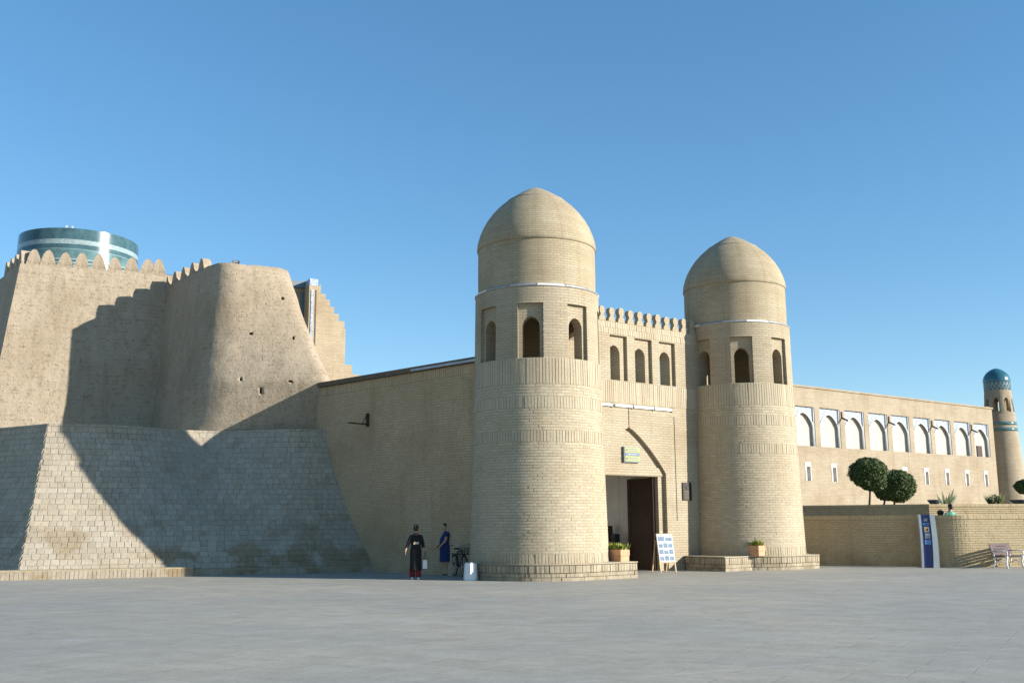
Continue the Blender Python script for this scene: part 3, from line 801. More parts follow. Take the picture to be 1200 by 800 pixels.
# floodlight on the rim
P = conehit(273, 310)
t = thing('floodlight', 'small dark floodlight on the rim of the round tower', 'floodlight', (P.x+.02, P.y+.35, ZC-.02))
MB().box(-.13, .13, -.09, .09, .08, .2).build('housing', M['dark'], t); MB().box(-.1, .1, -.04, .04, 0, .08).build('bracket', M['dark'], t)
MB().box(-.11, .11, -.1, -.0905, .09, .19).build('lens', M['greyprint'], t)

# ------------------------------------------------------------------ stepped brick portal behind
PD = 66.0
p0 = aty(362.5, 340, PD); p0.z = 0
PE = Vector((.88, .47, 0)).normalized(); PNn = Vector((PE.y, -PE.x, 0)); prz = math.atan2(PE.y, PE.x)
def ppix(u, v):
    q = onplane(u, v, p0, PNn); return (q-p0).dot(PE), q.z
pt_ = thing('brick_portal', 'tall sunlit brick portal stepping down behind the round tower', 'portal', p0, prz)
steps = [(374, 334), (376, 344), (381.5, 351), (386.5, 359), (391.5, 367.5), (397, 376), (403.5, 386), (404, 427), (412.5, 438), (421, 447), (445, 451)]
poly = [(0, 0)]; pts = [ppix(u, v) for u, v in steps]
ztop = ppix(363, 334)[1]
poly = [(0, ztop)]
for (x, z) in pts:
    poly.append((x, poly[-1][1])); poly.append((x, z))
poly += [(pts[-1][0], 0), (0, 0)]
cl = []
for p in poly:
    if not cl or (abs(p[0]-cl[-1][0])+abs(p[1]-cl[-1][1])) > 1e-3: cl.append(p)
MB().prism(cl[::-1], 'y', 0, 1.8).build('wall', M['portal_brick'], pt_)
zt2 = ppix(363, 326)[1]
xr = ppix(373, 330)[0]
MB().box(.03, xr, .02, 1.7, ztop+.003, zt2).build('tile_cap', M['pale_tile'], pt_)
zb2 = ppix(364, 410)[1]
MB().box(.12, .28, -.05, -.003, zb2, ztop-.3).build('tile_strip', M['pale_tile'], pt_)
MB().box(.42, .5, -.03, -.003, zb2-1, ztop-.3).build('dark_strip', M['roofing'], pt_)
MB().box(-3.2, -.003, 1.2, 1.8, 0, ztop).build('return_wall', M['portal_brick'], pt_)
MB().box(-3.2, .02, 1.0, 1.79, ztop+.003, zt2).build('tile_cap', M['slate'], pt_)
MB().box(-.22, -.03, 1.1, 1.197, zb2, ztop-.3).build('tile_strip', M['slate'], pt_)

# ------------------------------------------------------------------ turquoise minaret stump
KD = 105.0
kc = aty(93, 290, KD); ktop = aty(93, 266.5, KD-5.9).z; kr = .955*(aty(161, 300, KD)-aty(25, 300, KD)).length/2
km = thing('minaret_stump', 'broad unfinished minaret clad in glazed teal tile behind the fortress wall', 'minaret', (kc.x, kc.y, 0), math.atan2(-kc.x, kc.y))
def kz(v): return aty(93, v, KD-kr).z
def kband(nm, va, vb, mat, dr=0.0):
    za, zb = kz(va), kz(vb); f = lambda z: kr*(1+.012*(ktop-z)/2)+dr
    MB().lathe([(f(za), za), (f(zb), zb)], 128).build(nm, mat, km, fix=False)
kband('glazed_shaft', 640, 318, M['teal'])
for i, (va, vb, mt) in enumerate([(318, 312, 'blue_glaze'), (312, 310, 'white_glaze'), (310, 307.5, 'teal'), (307.5, 306, 'white_glaze'), (306, 303.5, 'teal_dark'), (303.5, 302, 'white_glaze'), (302, 291, 'teal'), (291, 290.5, 'white_glaze'), (290.5, 285, 'teal_dark'), (285, 279.5, 'white_glaze'), (279.5, 266.5, 'teal_dark')]):
    kband('glazed_band', va, vb, M[mt])
nb = 56
for k in range(nb):   # zigzag tiles round the lowest visible band
    a = 2*PI*k/nb; r_ = kr*1.03+.03; za, zb = kz(317.5), kz(312.5)
    if math.sin(a) > .3: continue
    P = [(r_*math.cos(a+s*PI/nb*.8), r_*math.sin(a+s*PI/nb*.8), z) for s, z in ((-1, (za+zb)/2), (0, za), (1, (za+zb)/2), (0, zb))]
    MB().add(P+[(x*.99, y*.99, z) for x, y, z in P], [(0, 1, 2, 3), (0, 4, 5, 1), (1, 5, 6, 2), (2, 6, 7, 3), (3, 7, 4, 0)]).build('diamond_tile', M['white_glaze'], km)
MB().lathe([(kr, ktop-.03), (kr-.8, ktop), (.01, ktop+.1)], 96).build('top', M['mortar'], km)
for x in (-1.3, -.75): MB().box(x-.09, x+.09, -kr+.3, -kr+.5, ktop-.1, ktop+.3).build('marker_post', M['grey_plaster'], km)

# ------------------------------------------------------------------ low garden walls and terrace on the right
gw = thing('garden_wall', 'low curved brick wall behind the blue totem, half shaded and half sunlit', 'wall', (15.4, 39.2, 0))
OG = gw.location.copy()
pa = Vector((11.0, 41.7, 0)); pb_ = Vector((15.95, 38.8, 0))
d1 = (pb_-pa).normalized(); d2 = Vector((.992, .125, 0))
pts = [pa, pb_]
rc = 1.5; ang1 = math.atan2(d1.y, d1.x); ang2 = math.atan2(d2.y, d2.x)
cur = pb_.copy(); ns = 7
for i in range(ns):
    a = ang1+(ang2-ang1)*(i+.5)/ns; cur = cur+Vector((math.cos(a), math.sin(a), 0))*(rc*(ang2-ang1)/ns); pts.append(cur.copy())
pts.append(cur+d2*14)
HW = 1.90
mb = MB(); core = MB()
for a, b in zip(pts, pts[1:]):
    d = (b-a).normalized(); nn = Vector((d.y, -d.x, 0)); L = (b-a).length
    path_bricks(mb, a-OG, b-OG, 0, HW-.16, .088, .26)
    path_bricks(mb, a-OG, b-OG, HW-.155, HW, .15, .12, .03, .01)
    core.obox((a+b)/2-nn*.18+Vector((0, 0, HW/2-.01))-OG, d, nn, Vector((0, 0, 1)), L/2+.005, .18, HW/2-.012)
core.build('wall_core', M['mortar'], gw)
tag(mb.build('brick_course', M['garden_piece'], gw, fix=False, uv=None), kind='stuff')
# upper retaining wall
c0 = aty(1089, 600, 43.8); c0.z = 0
uw = thing('terrace_wall', 'second brick wall stepped back above the low garden wall', 'wall', c0)
HU = aty(1089, 590, 43.8).z
qa = c0-d1*8.6; qb = c0+Vector((.985, .17, 0))*18
mb = MB(); core = MB()
for a, b in ((qa, c0), (c0, qb)):
    d = (b-a).normalized(); nn = Vector((d.y, -d.x, 0))
    path_bricks(mb, a-c0, b-c0, 0, HU-.13, .088, .26); path_bricks(mb, a-c0, b-c0, HU-.125, HU, .12, .12, .03, .01)
    core.obox((a+b)/2-nn*.2+Vector((0, 0, HU/2-.01))-c0, d, nn, Vector((0, 0, 1)), (b-a).length/2, .19, HU/2-.012)
core.build('wall_core', M['mortar'], uw); tag(mb.build('brick_course', M['garden_piece'], uw, fix=False, uv=None), kind='stuff')
ZT = HU-.25
tv = [qa+Vector((.2, .5, 0)), c0+Vector((.05, .35, 0)), qb+Vector((0, .4, 0)), Vector((90, 60, 0)), Vector((90, 140, 0)), Vector((10, 90, 0)), Vector((8, 50, 0))]
tr = MB().prism([(p.x, p.y) for p in tv], 'z', .01, ZT).build('terrace', M['mortar']); tag(tr, kind='structure')

# ------------------------------------------------------------------ arcaded madrasa wall
a0 = aty(918, 452, 74.0); a1 = aty(1162, 479, 91.5)
zA = (aty(933, 453.5, 75.1).z+a1.z)/2; a0.z = a1.z = ZT
AE = (a1-a0).normalized(); AN = Vector((AE.y, -AE.x, 0)); arz = math.atan2(AE.y, AE.x)
mw = thing('arcade_wall', 'long brick madrasa wall with a row of pointed white-trimmed niches', 'building', a0, arz)
def apix(u, v):
    q = onplane(u, v, a0, AN); return (q-a0).dot(AE), q.z-ZT
AL = (a1-a0).length; AH = zA-ZT
cent = [943, 970.5, 999, 1027, 1053, 1078.5, 1103.5, 1127, 1149.5]
nv = [(480, 520), (482, 523), (485, 525), (488, 527), (490, 529), (493, 531), (496, 533), (499, 534.5), (501, 536)]
nx_ = [apix(u, 500)[0] for u in cent]
nz0 = sum(apix(u, b)[1] for u, (a, b) in zip(cent, nv))/9; nz1 = sum(apix(u, a-4)[1] for u, (a, b) in zip(cent, nv))/9
sp = (nx_[-1]-nx_[0])/8; nx_ = [nx_[0]+sp*i for i in range(9)]; hw = sp*.40
wz0 = apix(1110, 568)[1]; wz1 = apix(1110, 550)[1]
mb = MB(); D = .9
edges = [0]+[e for x in nx_ for e in (x-hw, x+hw)]+[AL]
mb.box(0, AL, 0, D, nz1, AH); 
for i in range(0, len(edges), 2): mb.box(edges[i], edges[i+1], 0, D, nz0, nz1)
ww = .27; wxs = [x+.15 for x in nx_]
mb.box(0, AL, 0, D, wz1, nz0); mb.box(0, AL, 0, D, 0, wz0)
ed = [0]+[e for x in wxs for e in (x-ww, x+ww)]+[AL]
for i in range(0, len(ed), 2): mb.box(ed[i], ed[i+1], 0, D, wz0, wz1)
mb.build('wall', M['far_brick'], mw)
MB().box(0, AL+.1, -.08, D, AH+.002, AH+.14).build('coping', M['far_brick'], mw)
MB().box(.5, AL-.1, D, 14, 0, AH-.3).build('rear_block', M['far_brick'], mw)
# niche prototype
Hn = nz1-nz0; hs = Hn*.50; ht = Hn*.86
ap = arch_poly(0, hw*.92, 0, hs, ht, 10, 1.5, .62)
def make_niche():
    n_ = bpy.data.objects.new('niche', None); col.objects.link(n_); n_.parent = mw
    # spandrel with arch opening
    outl = [(-hw+.003, Hn-.003), (-hw+.003, .003)]
    arcp = ap[2:]                     # right leg spring ... apex ... left
    P = [(hw-.003, .003), (hw-.003, Hn-.003), (-hw+.003, Hn-.003), (-hw+.003, .003), (-hw*.92, .003)]+arcp[::-1]+[(hw*.92, .003)]
    MB().prism(P, 'y', .16, .24).build('spandrel', M['pale_tile'], n_)
    path = [(-hw*.92, .13, 0)]+[(x, .13, z) for x, z in arcp[::-1]]+[(hw*.92, .13, 0)]
    MB().tube(path, .055, 6).build('arch_trim', M['white'], n_)
    MB().box(hw-.07, hw-.004, .05, .158, .003, Hn-.003).build('edge_trim', M['white'], n_)
    # recess: half-round back
    m = MB(); m.lathe([(hw*.95, .005), (hw*.95, hs)], 20, a0=0, a1=PI)
    m.lathe([(hw*.95*math.cos(t*PI/2/6), hs+(ht-hs+.12)*math.sin(t*PI/2/6)) for t in range(7)], 20, a0=0, a1=PI)
    r_ = m.build('recess', M['grey_plaster'], n_, fix=False); r_.location = (0, .24, 0); r_.scale = (1, .13, 1)
    return n_
nproto = make_niche()
for i, x in enumerate(nx_):
    n_ = nproto if i == 0 else copy_tree(nproto, mw)
    n_.location = (x, 0, nz0)
    if i == 7: MB().box(-.25, .25, .5, .62, .01, Hn*.32).build('white_panel', M['white'], n_)
    if i == 8: MB().box(-.35, .45, .3, .5, .01, Hn*.34).build('dark_window', M['wood'], n_)
for i, x in enumerate(wxs):
    wd_ = bpy.data.objects.new('slit_window', None); col.objects.link(wd_); wd_.parent = mw; wd_.location = (x, 0, wz0)
    Hw = wz1-wz0
    MB().box(-ww-.08, -ww+.06, -.03, .5, .003, Hw+.05).build('white_reveal', M['plaster'], wd_)
    MB().box(ww-.03, ww+.03, -.03, .5, .003, Hw+.05).build('white_reveal', M['plaster'], wd_)
    MB().box(-ww+.061, ww-.031, -.02, .5, Hw-.25, Hw+.05).build('white_head', M['plaster'], wd_)
    MB().box(-ww+.061, ww-.031, .42, .5, .003, Hw-.251).build('shutter', M['rust'], wd_)
for i in (1, 3, 5, 7):
    x = (nx_[i]+nx_[i+1])/2-.1
    MB().tube([(x, .05, nz0+Hn*.80), (x, -.55, nz0+Hn*.70)], .07, 6).build('drain_spout', M['rust'], mw)
    MB().box(x-.06, x+.06, -.06, -.003, nz0+Hn*.78, nz0+Hn*.95).build('spout_plate', M['rust'], mw)

# ------------------------------------------------------------------ corner turret with turquoise cap
td = 93.0; tc = aty(1176, 540, td)
def tw(v, ul, ur): a = aty(ul, v, td); b = aty(ur, v, td); return (b-a).length/2, a.z
tt = thing('corner_turret', 'slim brick corner turret with turquoise domed cap', 'turret', (tc.x, tc.y, ZT))
prof = []
for (v, hw_) in [(592, 21.5), (560, 20.3), (530, 18.8), (505, 17.4), (486, 16.2)]:
    prof.append((hw_/F*td*1.02, aty(1176, v, td).z-ZT))
MB().lathe([(prof[0][0], 0)]+prof, 64, True).build('shaft', M['far_brick'], tt, uv='cyl', rr=1.3)
zl0, zl1 = prof[-1][1], aty(1170, 458, td).z-ZT
lan = MB().lathe([(.8, zl0-.02), (prof[-1][0]-.0, zl0-.02), (14.4/F*td, zl1), (.8, zl1), (.8, zl0-.02)], 64).build('lantern', M['far_brick'], tt, uv=None)
cc_ = MB(); c2 = MB()
for k in range(8):
    a = R(-80+45*k); ax = Vector((math.cos(a), math.sin(a), 0)); ay = Vector((-ax.y, ax.x, 0)); up = Vector((0, 0, 1)); hh = zl1-zl0
    pl = arch_poly(0, .22, zl0+hh*.12, zl0+hh*.5, zl0+hh*.68, 5); n = len(pl)
    P = [ax*.6+ay*p[0]+up*p[1] for p in pl]+[ax*1.6+ay*p[0]+up*p[1] for p in pl]
    cc_.add(P, [tuple(range(n)), tuple(range(2*n-1, n-1, -1))]+[(i, i+n, (i+1) % n+n, (i+1) % n) for i in range(n)])
    c2.obox(ax*1.33+up*(zl0+hh*.46), ax, ay, up, .2, .33, hh*.38)
boolean(lan, c2); boolean(lan, cc_); cyluv(lan.data, 1.2); lan.data.set_sharp_from_angle(angle=R(25))
for v0, v1 in ((499, 495), (506, 502)):
    za, zb = aty(1176, v0, td).z-ZT, aty(1176, v1, td).z-ZT; rr_ = prof[-1][0]
    fr_ = lambda v: (16.2+(v-486)/19*1.2)/F*td*1.02+.03; MB().lathe([(fr_(v0)-.05, za), (fr_(v0), za), (fr_(v1), zb), (fr_(v1)-.05, zb)], 64).build('teal_band', M['teal'], tt, fix=False)
zc0 = zl1; zc1 = aty(1168, 449, td).z-ZT; zc2 = aty(1168, 431.5, td).z-ZT
r0 = 14.4/F*td
MB().lathe([(r0*.97, zc0), (r0*1.0, zc0+.02), (r0*1.0, zc1)], 64).build('lattice_drum', M['white_glaze'], tt, fix=False)
for row in range(3):
    for k in range(20):
        a = 2*PI*(k+.5*(row % 2))/20; zm = zc0+(zc1-zc0)*(row+.5)/3; dz = (zc1-zc0)/5.2; r_ = r0+.02
        P = [(r_*math.cos(a+s*.11), r_*math.sin(a+s*.11), zm+z) for s, z in ((-1, 0), (0, -dz), (1, 0), (0, dz))]
        MB().add(P+[(x*.97, y*.97, z) for x, y, z in P], [(0, 1, 2, 3), (0, 4, 5, 1), (1, 5, 6, 2), (2, 6, 7, 3), (3, 7, 4, 0)]).build('lattice_tile', M['teal_dark'], tt)
hh = zc2-zc1
MB().lathe([(r0*1.02, zc1), (r0*1.05, zc1+.1), (r0*1.03, zc1+hh*.25), (r0*.95, zc1+hh*.45), (r0*.78, zc1+hh*.66), (r0*.52, zc1+hh*.84), (r0*.25, zc1+hh*.95), (.01, zc2)], 64).build('dome_cap', M['dome_teal'], tt, fix=False)
MB().lathe([(r0*1.0, zc0-.05), (.02, zc0-.05)], 48).build('lantern_ceiling', M['far_brick'], tt, fix=False)

# ------------------------------------------------------------------ clipped trees
def leaf_cloud(mb, cen, rad, n, size, rnd, shell=.55, lump=.12, fn=None):
    for _ in range(n):
        d = Vector((rnd.gauss(0, 1), rnd.gauss(0, 1), rnd.gauss(0, 1))).normalized()
        k = (rnd.uniform(shell**3, 1))**(1/3)*(1+lump*noise.noise(d*2.3+cen)+lump*.6*noise.noise(d*6+cen))
        p = cen+Vector((d.x*rad[0], d.y*rad[1], d.z*rad[2]))*k
        q = Vector((rnd.gauss(0, 1), rnd.gauss(0, 1), rnd.gauss(0, 1)+.3)).normalized(); q = (q+d*.9).normalized()
        a = q.orthogonal().normalized(); a.rotate(Quaternion(q, rnd.uniform(0, 6.28))); b = q.cross(a); s = size*rnd.uniform(.6, 1.3)
        mb.add([p-a*s, p-b*s*.5, p+a*s, p+b*s*.5], [(0, 1, 2, 3)])
def tree(label, u, vbase, depth, parts, seed, stems):
    rnd = random.Random(seed); base = aty(u, 590, depth); base.z = ZT
    t = thing('clipped_tree', label, 'tree', base, 0, 'clipped trees on the terrace')
    mb = MB(); core = MB()
    for (uc, vc, ru, rv) in parts:
        c_ = aty(uc, vc, depth)-base; rx = ru/F*depth; rz = rv/F*depth
        leaf_cloud(mb, c_, (rx, rx*.9, rz), 9000, .045, rnd, .84, .13)
        leaf_cloud(mb, c_, (rx*.9, rx*.8, rz*.88), 2600, .10, rnd, .7, .05)
    tag(mb.build('crown', M['leaf'], t, fix=False, uv=None), kind=None)
    tm = MB()
    for (us, uc, vc) in stems:
        c_ = aty(uc, vc, depth)-base; s_ = aty(us, 590, depth)-base; s_.z = 0
        tm.tube([s_, s_.lerp(c_, .5)+Vector((.03, 0, 0)), c_], [.06, .05, .035], 8)
        for k in range(5):
            a = rnd.uniform(0, 6.28); tm.tube([s_.lerp(c_, .7), c_+Vector((math.cos(a)*.45, math.sin(a)*.45, rnd.uniform(-.1, .3)))], [.03, .012], 6)
    tm.build('trunk', M['bark'], t, fix=False)
tree('flat-topped clipped tree with a bare trunk, left one on the terrace', 1018, 590, 50, [(1017.5, 553.5, 22, 18), (1023, 566, 15, 9)], 3, [(1018, 1019, 562)])
tree('rounder lower clipped tree just right of the flat-topped one', 1050, 590, 52, [(1052, 569, 20.5, 19), (1040, 574, 15, 12)], 5, [(1033.5, 1038, 575), (1046, 1050, 570)])
tree('clipped tree cut off by the right edge of the photo', 1204, 590, 50, [(1205, 570, 15, 9)], 9, [(1206, 1205, 570)])
# agave in a bowl, shrub, bowls
def agave(u, depth):
    b = aty(u, 590, depth); b.z = ZT; rnd = random.Random(4)
    t = thing('agave', 'spiky agave with splayed leaves on the terrace edge', 'plant', b)
    for (du, v) in [(-12, 578), (-9, 582), (-5, 575), (0, 580), (4, 576), (9, 571), (11, 577), (13, 579), (-3, 584), (6, 584)]:
        tip = aty(u+du, v, depth+rnd.uniform(-.25, .25))-b; root = Vector((du*.008, 0, .12)); mid = root.lerp(tip, .55)+Vector((0, 0, -.02))
        sd = (tip-root).cross(Vector((0, 1, 0))).normalized()*.05
        yy = Vector((0, .03, 0))
        P = [root-sd*.8, root+sd*.8, mid+sd, mid-sd, tip]; P2 = [p+yy for p in P[:4]]
        MB().add(P+P2, [(0, 1, 2, 3), (3, 2, 4), (5, 8, 7, 6), (8, 4, 7), (0, 3, 8, 5), (1, 6, 7, 2), (3, 4, 8), (2, 7, 4)]).build('leaf', M['agave'], t)
    MB().lathe([(.14, 0), (.1, .1), (.02, .16)], 10).build('stem', M['bark'], t, fix=False)
agave(1109, 45.5)
def bowl(u, depth, r_, label, z=None):
    b = aty(u, 588, depth); b.z = ZT
    t = thing('plant_bowl', label, 'bowl', b, 0, 'bowls on the terrace edge')
    MB().lathe([(r_*.3, .0), (r_*.35, .22), (r_*.6, .26), (r_, .42), (r_*.95, .44), (r_*.8, .36), (.01, .34)], 32).build('bowl', M['teal_bowl'], t, fix=False)
    m = MB(); leaf_cloud(m, Vector((0, 0, .36)), (r_*.7, r_*.7, .06), 140, .04, random.Random(2)); m.build('soil_cover', M['leaf2'], t, fix=False, uv=None)
bowl(1095, 45, .30, 'dark bowl beside the splayed agave'); bowl(1195, 46, .42, 'dark bowl under the tree at the right edge')
b = aty(1166, 590, 47); b.z = ZT
t = thing('shrub', 'small spiky green shrub on the terrace near the turret', 'shrub', b)
m = MB(); rnd = random.Random(8)
for k in range(90):
    a = rnd.uniform(0, 6.28); l_ = rnd.uniform(.35, .85); d = Vector((math.cos(a)*rnd.uniform(.1, .8), math.sin(a)*rnd.uniform(.1, .8), 1)).normalized()
    p = Vector((math.cos(a)*.12, math.sin(a)*.12, .1)); tip = p+d*l_; sd = d.orthogonal().normalized()*.025
    m.add([p-sd, p.lerp(tip, .6)-sd, tip, p.lerp(tip, .6)+sd, p+sd], [(0, 1, 2, 3, 4)])
leaf_cloud(m, Vector((0, 0, .4)), (.32, .32, .3), 600, .04, rnd)
m.build('foliage', M['leaf2'], t, fix=False, uv=None); MB().tube([(0, 0, 0), (0, 0, .35)], .03).build('stem', M['bark'], t)

# ------------------------------------------------------------------ totem sign
b = gz(1089, 664.9); 
t = thing('totem_sign', 'tall navy totem sign with aluminium side posts at the garden wall', 'sign', b, math.atan2(d1.y, d1.x)*.35)
def tp(u, v): q = aty(u, v, b.y); return q.x-b.x, q.z
Ht = tp(1086, 602.5)[1]
def strip(x0b, x1b, x0t, x1t, y0, y1, bow=0):
    m = MB(); vs_ = []; fs = []; n = 10
    for k in range(n+1):
        f = k/n; q = bow*math.sin(f*PI); vs_ += [(x0b+(x0t-x0b)*f+q, y0, Ht*f), (x1b+(x1t-x1b)*f+q, y0, Ht*f), (x1b+(x1t-x1b)*f+q, y1, Ht*f), (x0b+(x0t-x0b)*f+q, y1, Ht*f)]
    for k in range(n):
        o_ = 4*k
        for i in range(4): j = (i+1) % 4; fs.append((o_+i, o_+j, o_+4+j, o_+4+i))
    fs += [(3, 2, 1, 0), (4*n, 4*n+1, 4*n+2, 4*n+3)]; return m.add(vs_, fs)
strip(-.27, -.19, -.27, -.19, -.11, .11, .02).build('side_post', M['silver'], t)
strip(.13, .34, .12, .29, -.12, .12, .03).build('side_post', M['silver'], t)
pnl = strip(-.187, .127, -.187, .117, -.085, .085, .02).build('panel', M['navy'], t)
def mark(nm, x0, x1, v0, v1, mat, k=0):
    za, zb = tp(1086, v1)[1], tp(1086, v0)[1]; dx = .02*math.sin(PI*(za+zb)/2/Ht)
    MB().box(x0+dx, x1+dx, -.092-k, -.0865-k, za, zb).build(nm, M[mat], pnl)
mark('crest', -.09, .03, 607, 610.5, 'greyprint'); mark('text_line', -.14, .08, 612.5, 614, 'skyblue'); mark('text_line', -.12, .06, 614.6, 615.4, 'skyblue')
mark('picture', -.11, .06, 617, 623, 'poster'); mark('picture', -.10, .08, 624, 630.5, 'greyprint'); mark('text_line', -.08, .05, 625.5, 626.5, 'poster', .006); mark('blue_field', -.12, .09, 632, 637.5, 'skyblue')
zc_ = tp(1086, 620)[1]; MB().prism([(-.02+.07*math.cos(a*PI/8), zc_+.085*math.sin(a*PI/8)) for a in range(16)], 'y', -.1, -.0935).build('emblem', M['amber'], pnl)
MB().prism([(-.0+.035*math.cos(a*PI/6), zc_-.01+.045*math.sin(a*PI/6)) for a in range(12)], 'y', -.104, -.1005).build('emblem_core', M['slat'], pnl)

# ------------------------------------------------------------------ bench
b = gz(1182, 664.9)
t = thing('park_bench', 'bench with plum slats and white cast legs against the sunlit garden wall', 'bench', b, R(40))
for sx_ in (-.62, .62):
    f = MB()
    f.tube([(sx_, -.26, 0), (sx_, -.22, .2), (sx_, -.27, .4)], [.04, .03, .035]); f.tube([(sx_, -.28, .4), (sx_, .2, .37)], .03)
    f.tube([(sx_, .27, 0), (sx_, .18, .2), (sx_, .2, .4), (sx_, .3, .82)], [.04, .03, .035, .025]); f.tube([(sx_, -.24, .16), (sx_, 0, .27), (sx_, .22, .16)], .022)
    f.tube([(sx_, -.26, .41), (sx_, -.29, .58), (sx_, -.05, .62), (sx_, .24, .60)], .022)
    f.build('cast_frame', M['white'], t, fix=False)
for k in range(4): MB().box(-.78, .78, -.27+.12*k, -.27+.12*k+.095, .425-.008*k, .455-.008*k).build('seat_slat', M['slat'], t)
for k in range(4):
    o = MB().box(-.78, .78, -.015, .015, 0, .085).build('back_slat', M['slat'], t); o.location = (0, .185+.028*k, .47+.1*k); o.rotation_euler = (R(-14), 0, 0)

# ------------------------------------------------------------------ planters on the plinths
def planter(label, x, y0, y1, wdt, base, seed):
    p = base+G*x-N*((y0+y1)/2); p.z = Z_PL
    t = thing('planter_box', label, 'planter', p, GRZ, 'terracotta planters by the gate'); L = (y1-y0)/2; w_ = wdt/2
    for (za, zb, k) in ((0, .17, 0), (.178, .36, .012)):
        MB().box(-w_-k, w_+k, -L-k, L+k, za, zb).build('side_board', M['terracotta'], t)
    m = MB(); rnd = random.Random(seed)
    for _ in range(420):
        q = Vector((rnd.uniform(-w_, w_)*.92, rnd.uniform(-L, L)*.92, .34)); d = Vector((rnd.gauss(0, .4), rnd.gauss(0, .4), 1)).normalized(); l_ = rnd.uniform(.08, .27)
        sd = d.orthogonal(); sd.rotate(Quaternion(d, rnd.uniform(0, 6))); sd = sd.normalized()*.02
        m.add([q-sd*.4, q+d*l_*.6-sd, q+d*l_, q+d*l_*.6+sd, q+sd*.4], [(0, 1, 2, 3, 4)])
    m.build('plants', M['leaf3'], t, fix=False, uv=None)
planter('terracotta planter with bright yellow-green plants on the near tower plinth', 1.74, -2.1, -1.2, .36, TL, 1)
planter('terracotta planter with sparse dark plants on the far tower plinth', -1.45, -1.95, -.95, .34, TR, 2)

# ------------------------------------------------------------------ picture board
b = gz(783.5, 670.3)
t = thing('picture_board', 'white A-frame board of small photos beside the doorway', 'sign board', b, R(20))
tl_ = R(-12)
def fr(nm, mb, mat, par=None):
    o = mb.build(nm, mat, par or t)
    if not par: o.rotation_euler = (tl_, 0, 0)
    return o
for sx_ in (-.31, .27): fr('leg', MB().box(sx_, sx_+.04, -.02, .02, 0, 1.32), M['pine'])
for z in (.32, 1.28): fr('rail', MB().box(-.268, .268, -.018, .018, z, z+.05), M['pine'])
ps_ = fr('poster', MB().box(-.30, .30, -.034, -.021, .36, 1.3), M['poster'])
for r_ in range(4):
    for c_ in range(3):
        if r_ == 3 and c_ == 2: continue
        x0 = -.27+.19*c_; z0 = .40+.22*r_; wd_ = .16 if r_ < 3 else .25
        if r_ == 3: x0 = -.27+.29*c_
        MB().box(x0, x0+wd_, -.038, -.035, z0, z0+.13+.03*((r_+c_) % 2)).build('photo', M['photo'], ps_)
for sx_ in (-.29, .25):
    o = MB().box(sx_, sx_+.035, -.018, .018, 0, 1.1).build('rear_leg', M['pine'], t); o.location = (0, .66, 0); o.rotation_euler = (R(14), 0, 0)

# ------------------------------------------------------------------ ticket desk and chair in the passage
p = gloc(DX1-.42, YF+2.35); t = thing('desk', 'dark desk standing in the shade just inside the gateway', 'desk', p, GRZ)
MB().box(-.35, .35, -.6, .6, .72, .77).build('desk_top', M['wood'], t); MB().box(-.3, .3, -.55, .55, 0, .71).build('cabinet', M['wood'], t)
for k, (y, h_) in enumerate(((-.35, .5), (.02, .8), (.4, .45))): MB().box(-.12, .12, y-.12, y+.12, .772, .77+h_).build('box', M['wood' if k % 2 else 'dark'], t)
MB().box(-.2, .05, -.52, -.46, .772, .84).build('paper_stack', M['poster'], t)
p = gloc(DX1-1.0, YF+1.75); t = thing('wooden_chair', 'dark chair just inside the gateway', 'chair', p, GRZ+R(30))
MB().box(-.22, .22, -.22, .22, .43, .47).build('seat', M['wood'], t)
MB().box(-.22, .22, .19, .22, .6, 1.0).build('backrest', M['wood'], t)
for (x, y) in ((-.2, -.2), (.2, -.2), (-.2, .2), (.2, .2)): MB().box(x-.02, x+.02, y-.02, y+.02, 0, .429 if y < 0 else .99).build('leg', M['wood'], t)

# ------------------------------------------------------------------ white bin, bicycle
b = gz(551.5, 679.6)
t = thing('waste_bin', 'small white tapered bin at the foot of the near tower', 'bin', b)
m = MB(); k8 = [(math.cos(R(22.5+45*i)), math.sin(R(22.5+45*i))) for i in range(8)]
MB().lathe([(.215, 0), (.215, .08), (.185, .48), (.17, .52), (.15, .52), (.15, .3), (.01, .3)], 8, smooth=False).build('body', M['white'], t, fix=False)
MB().lathe([(.15, .505), (.175, .51), (.175, .535), (.01, .54)], 8, smooth=False).build('lid', M['flash'], t, fix=False)

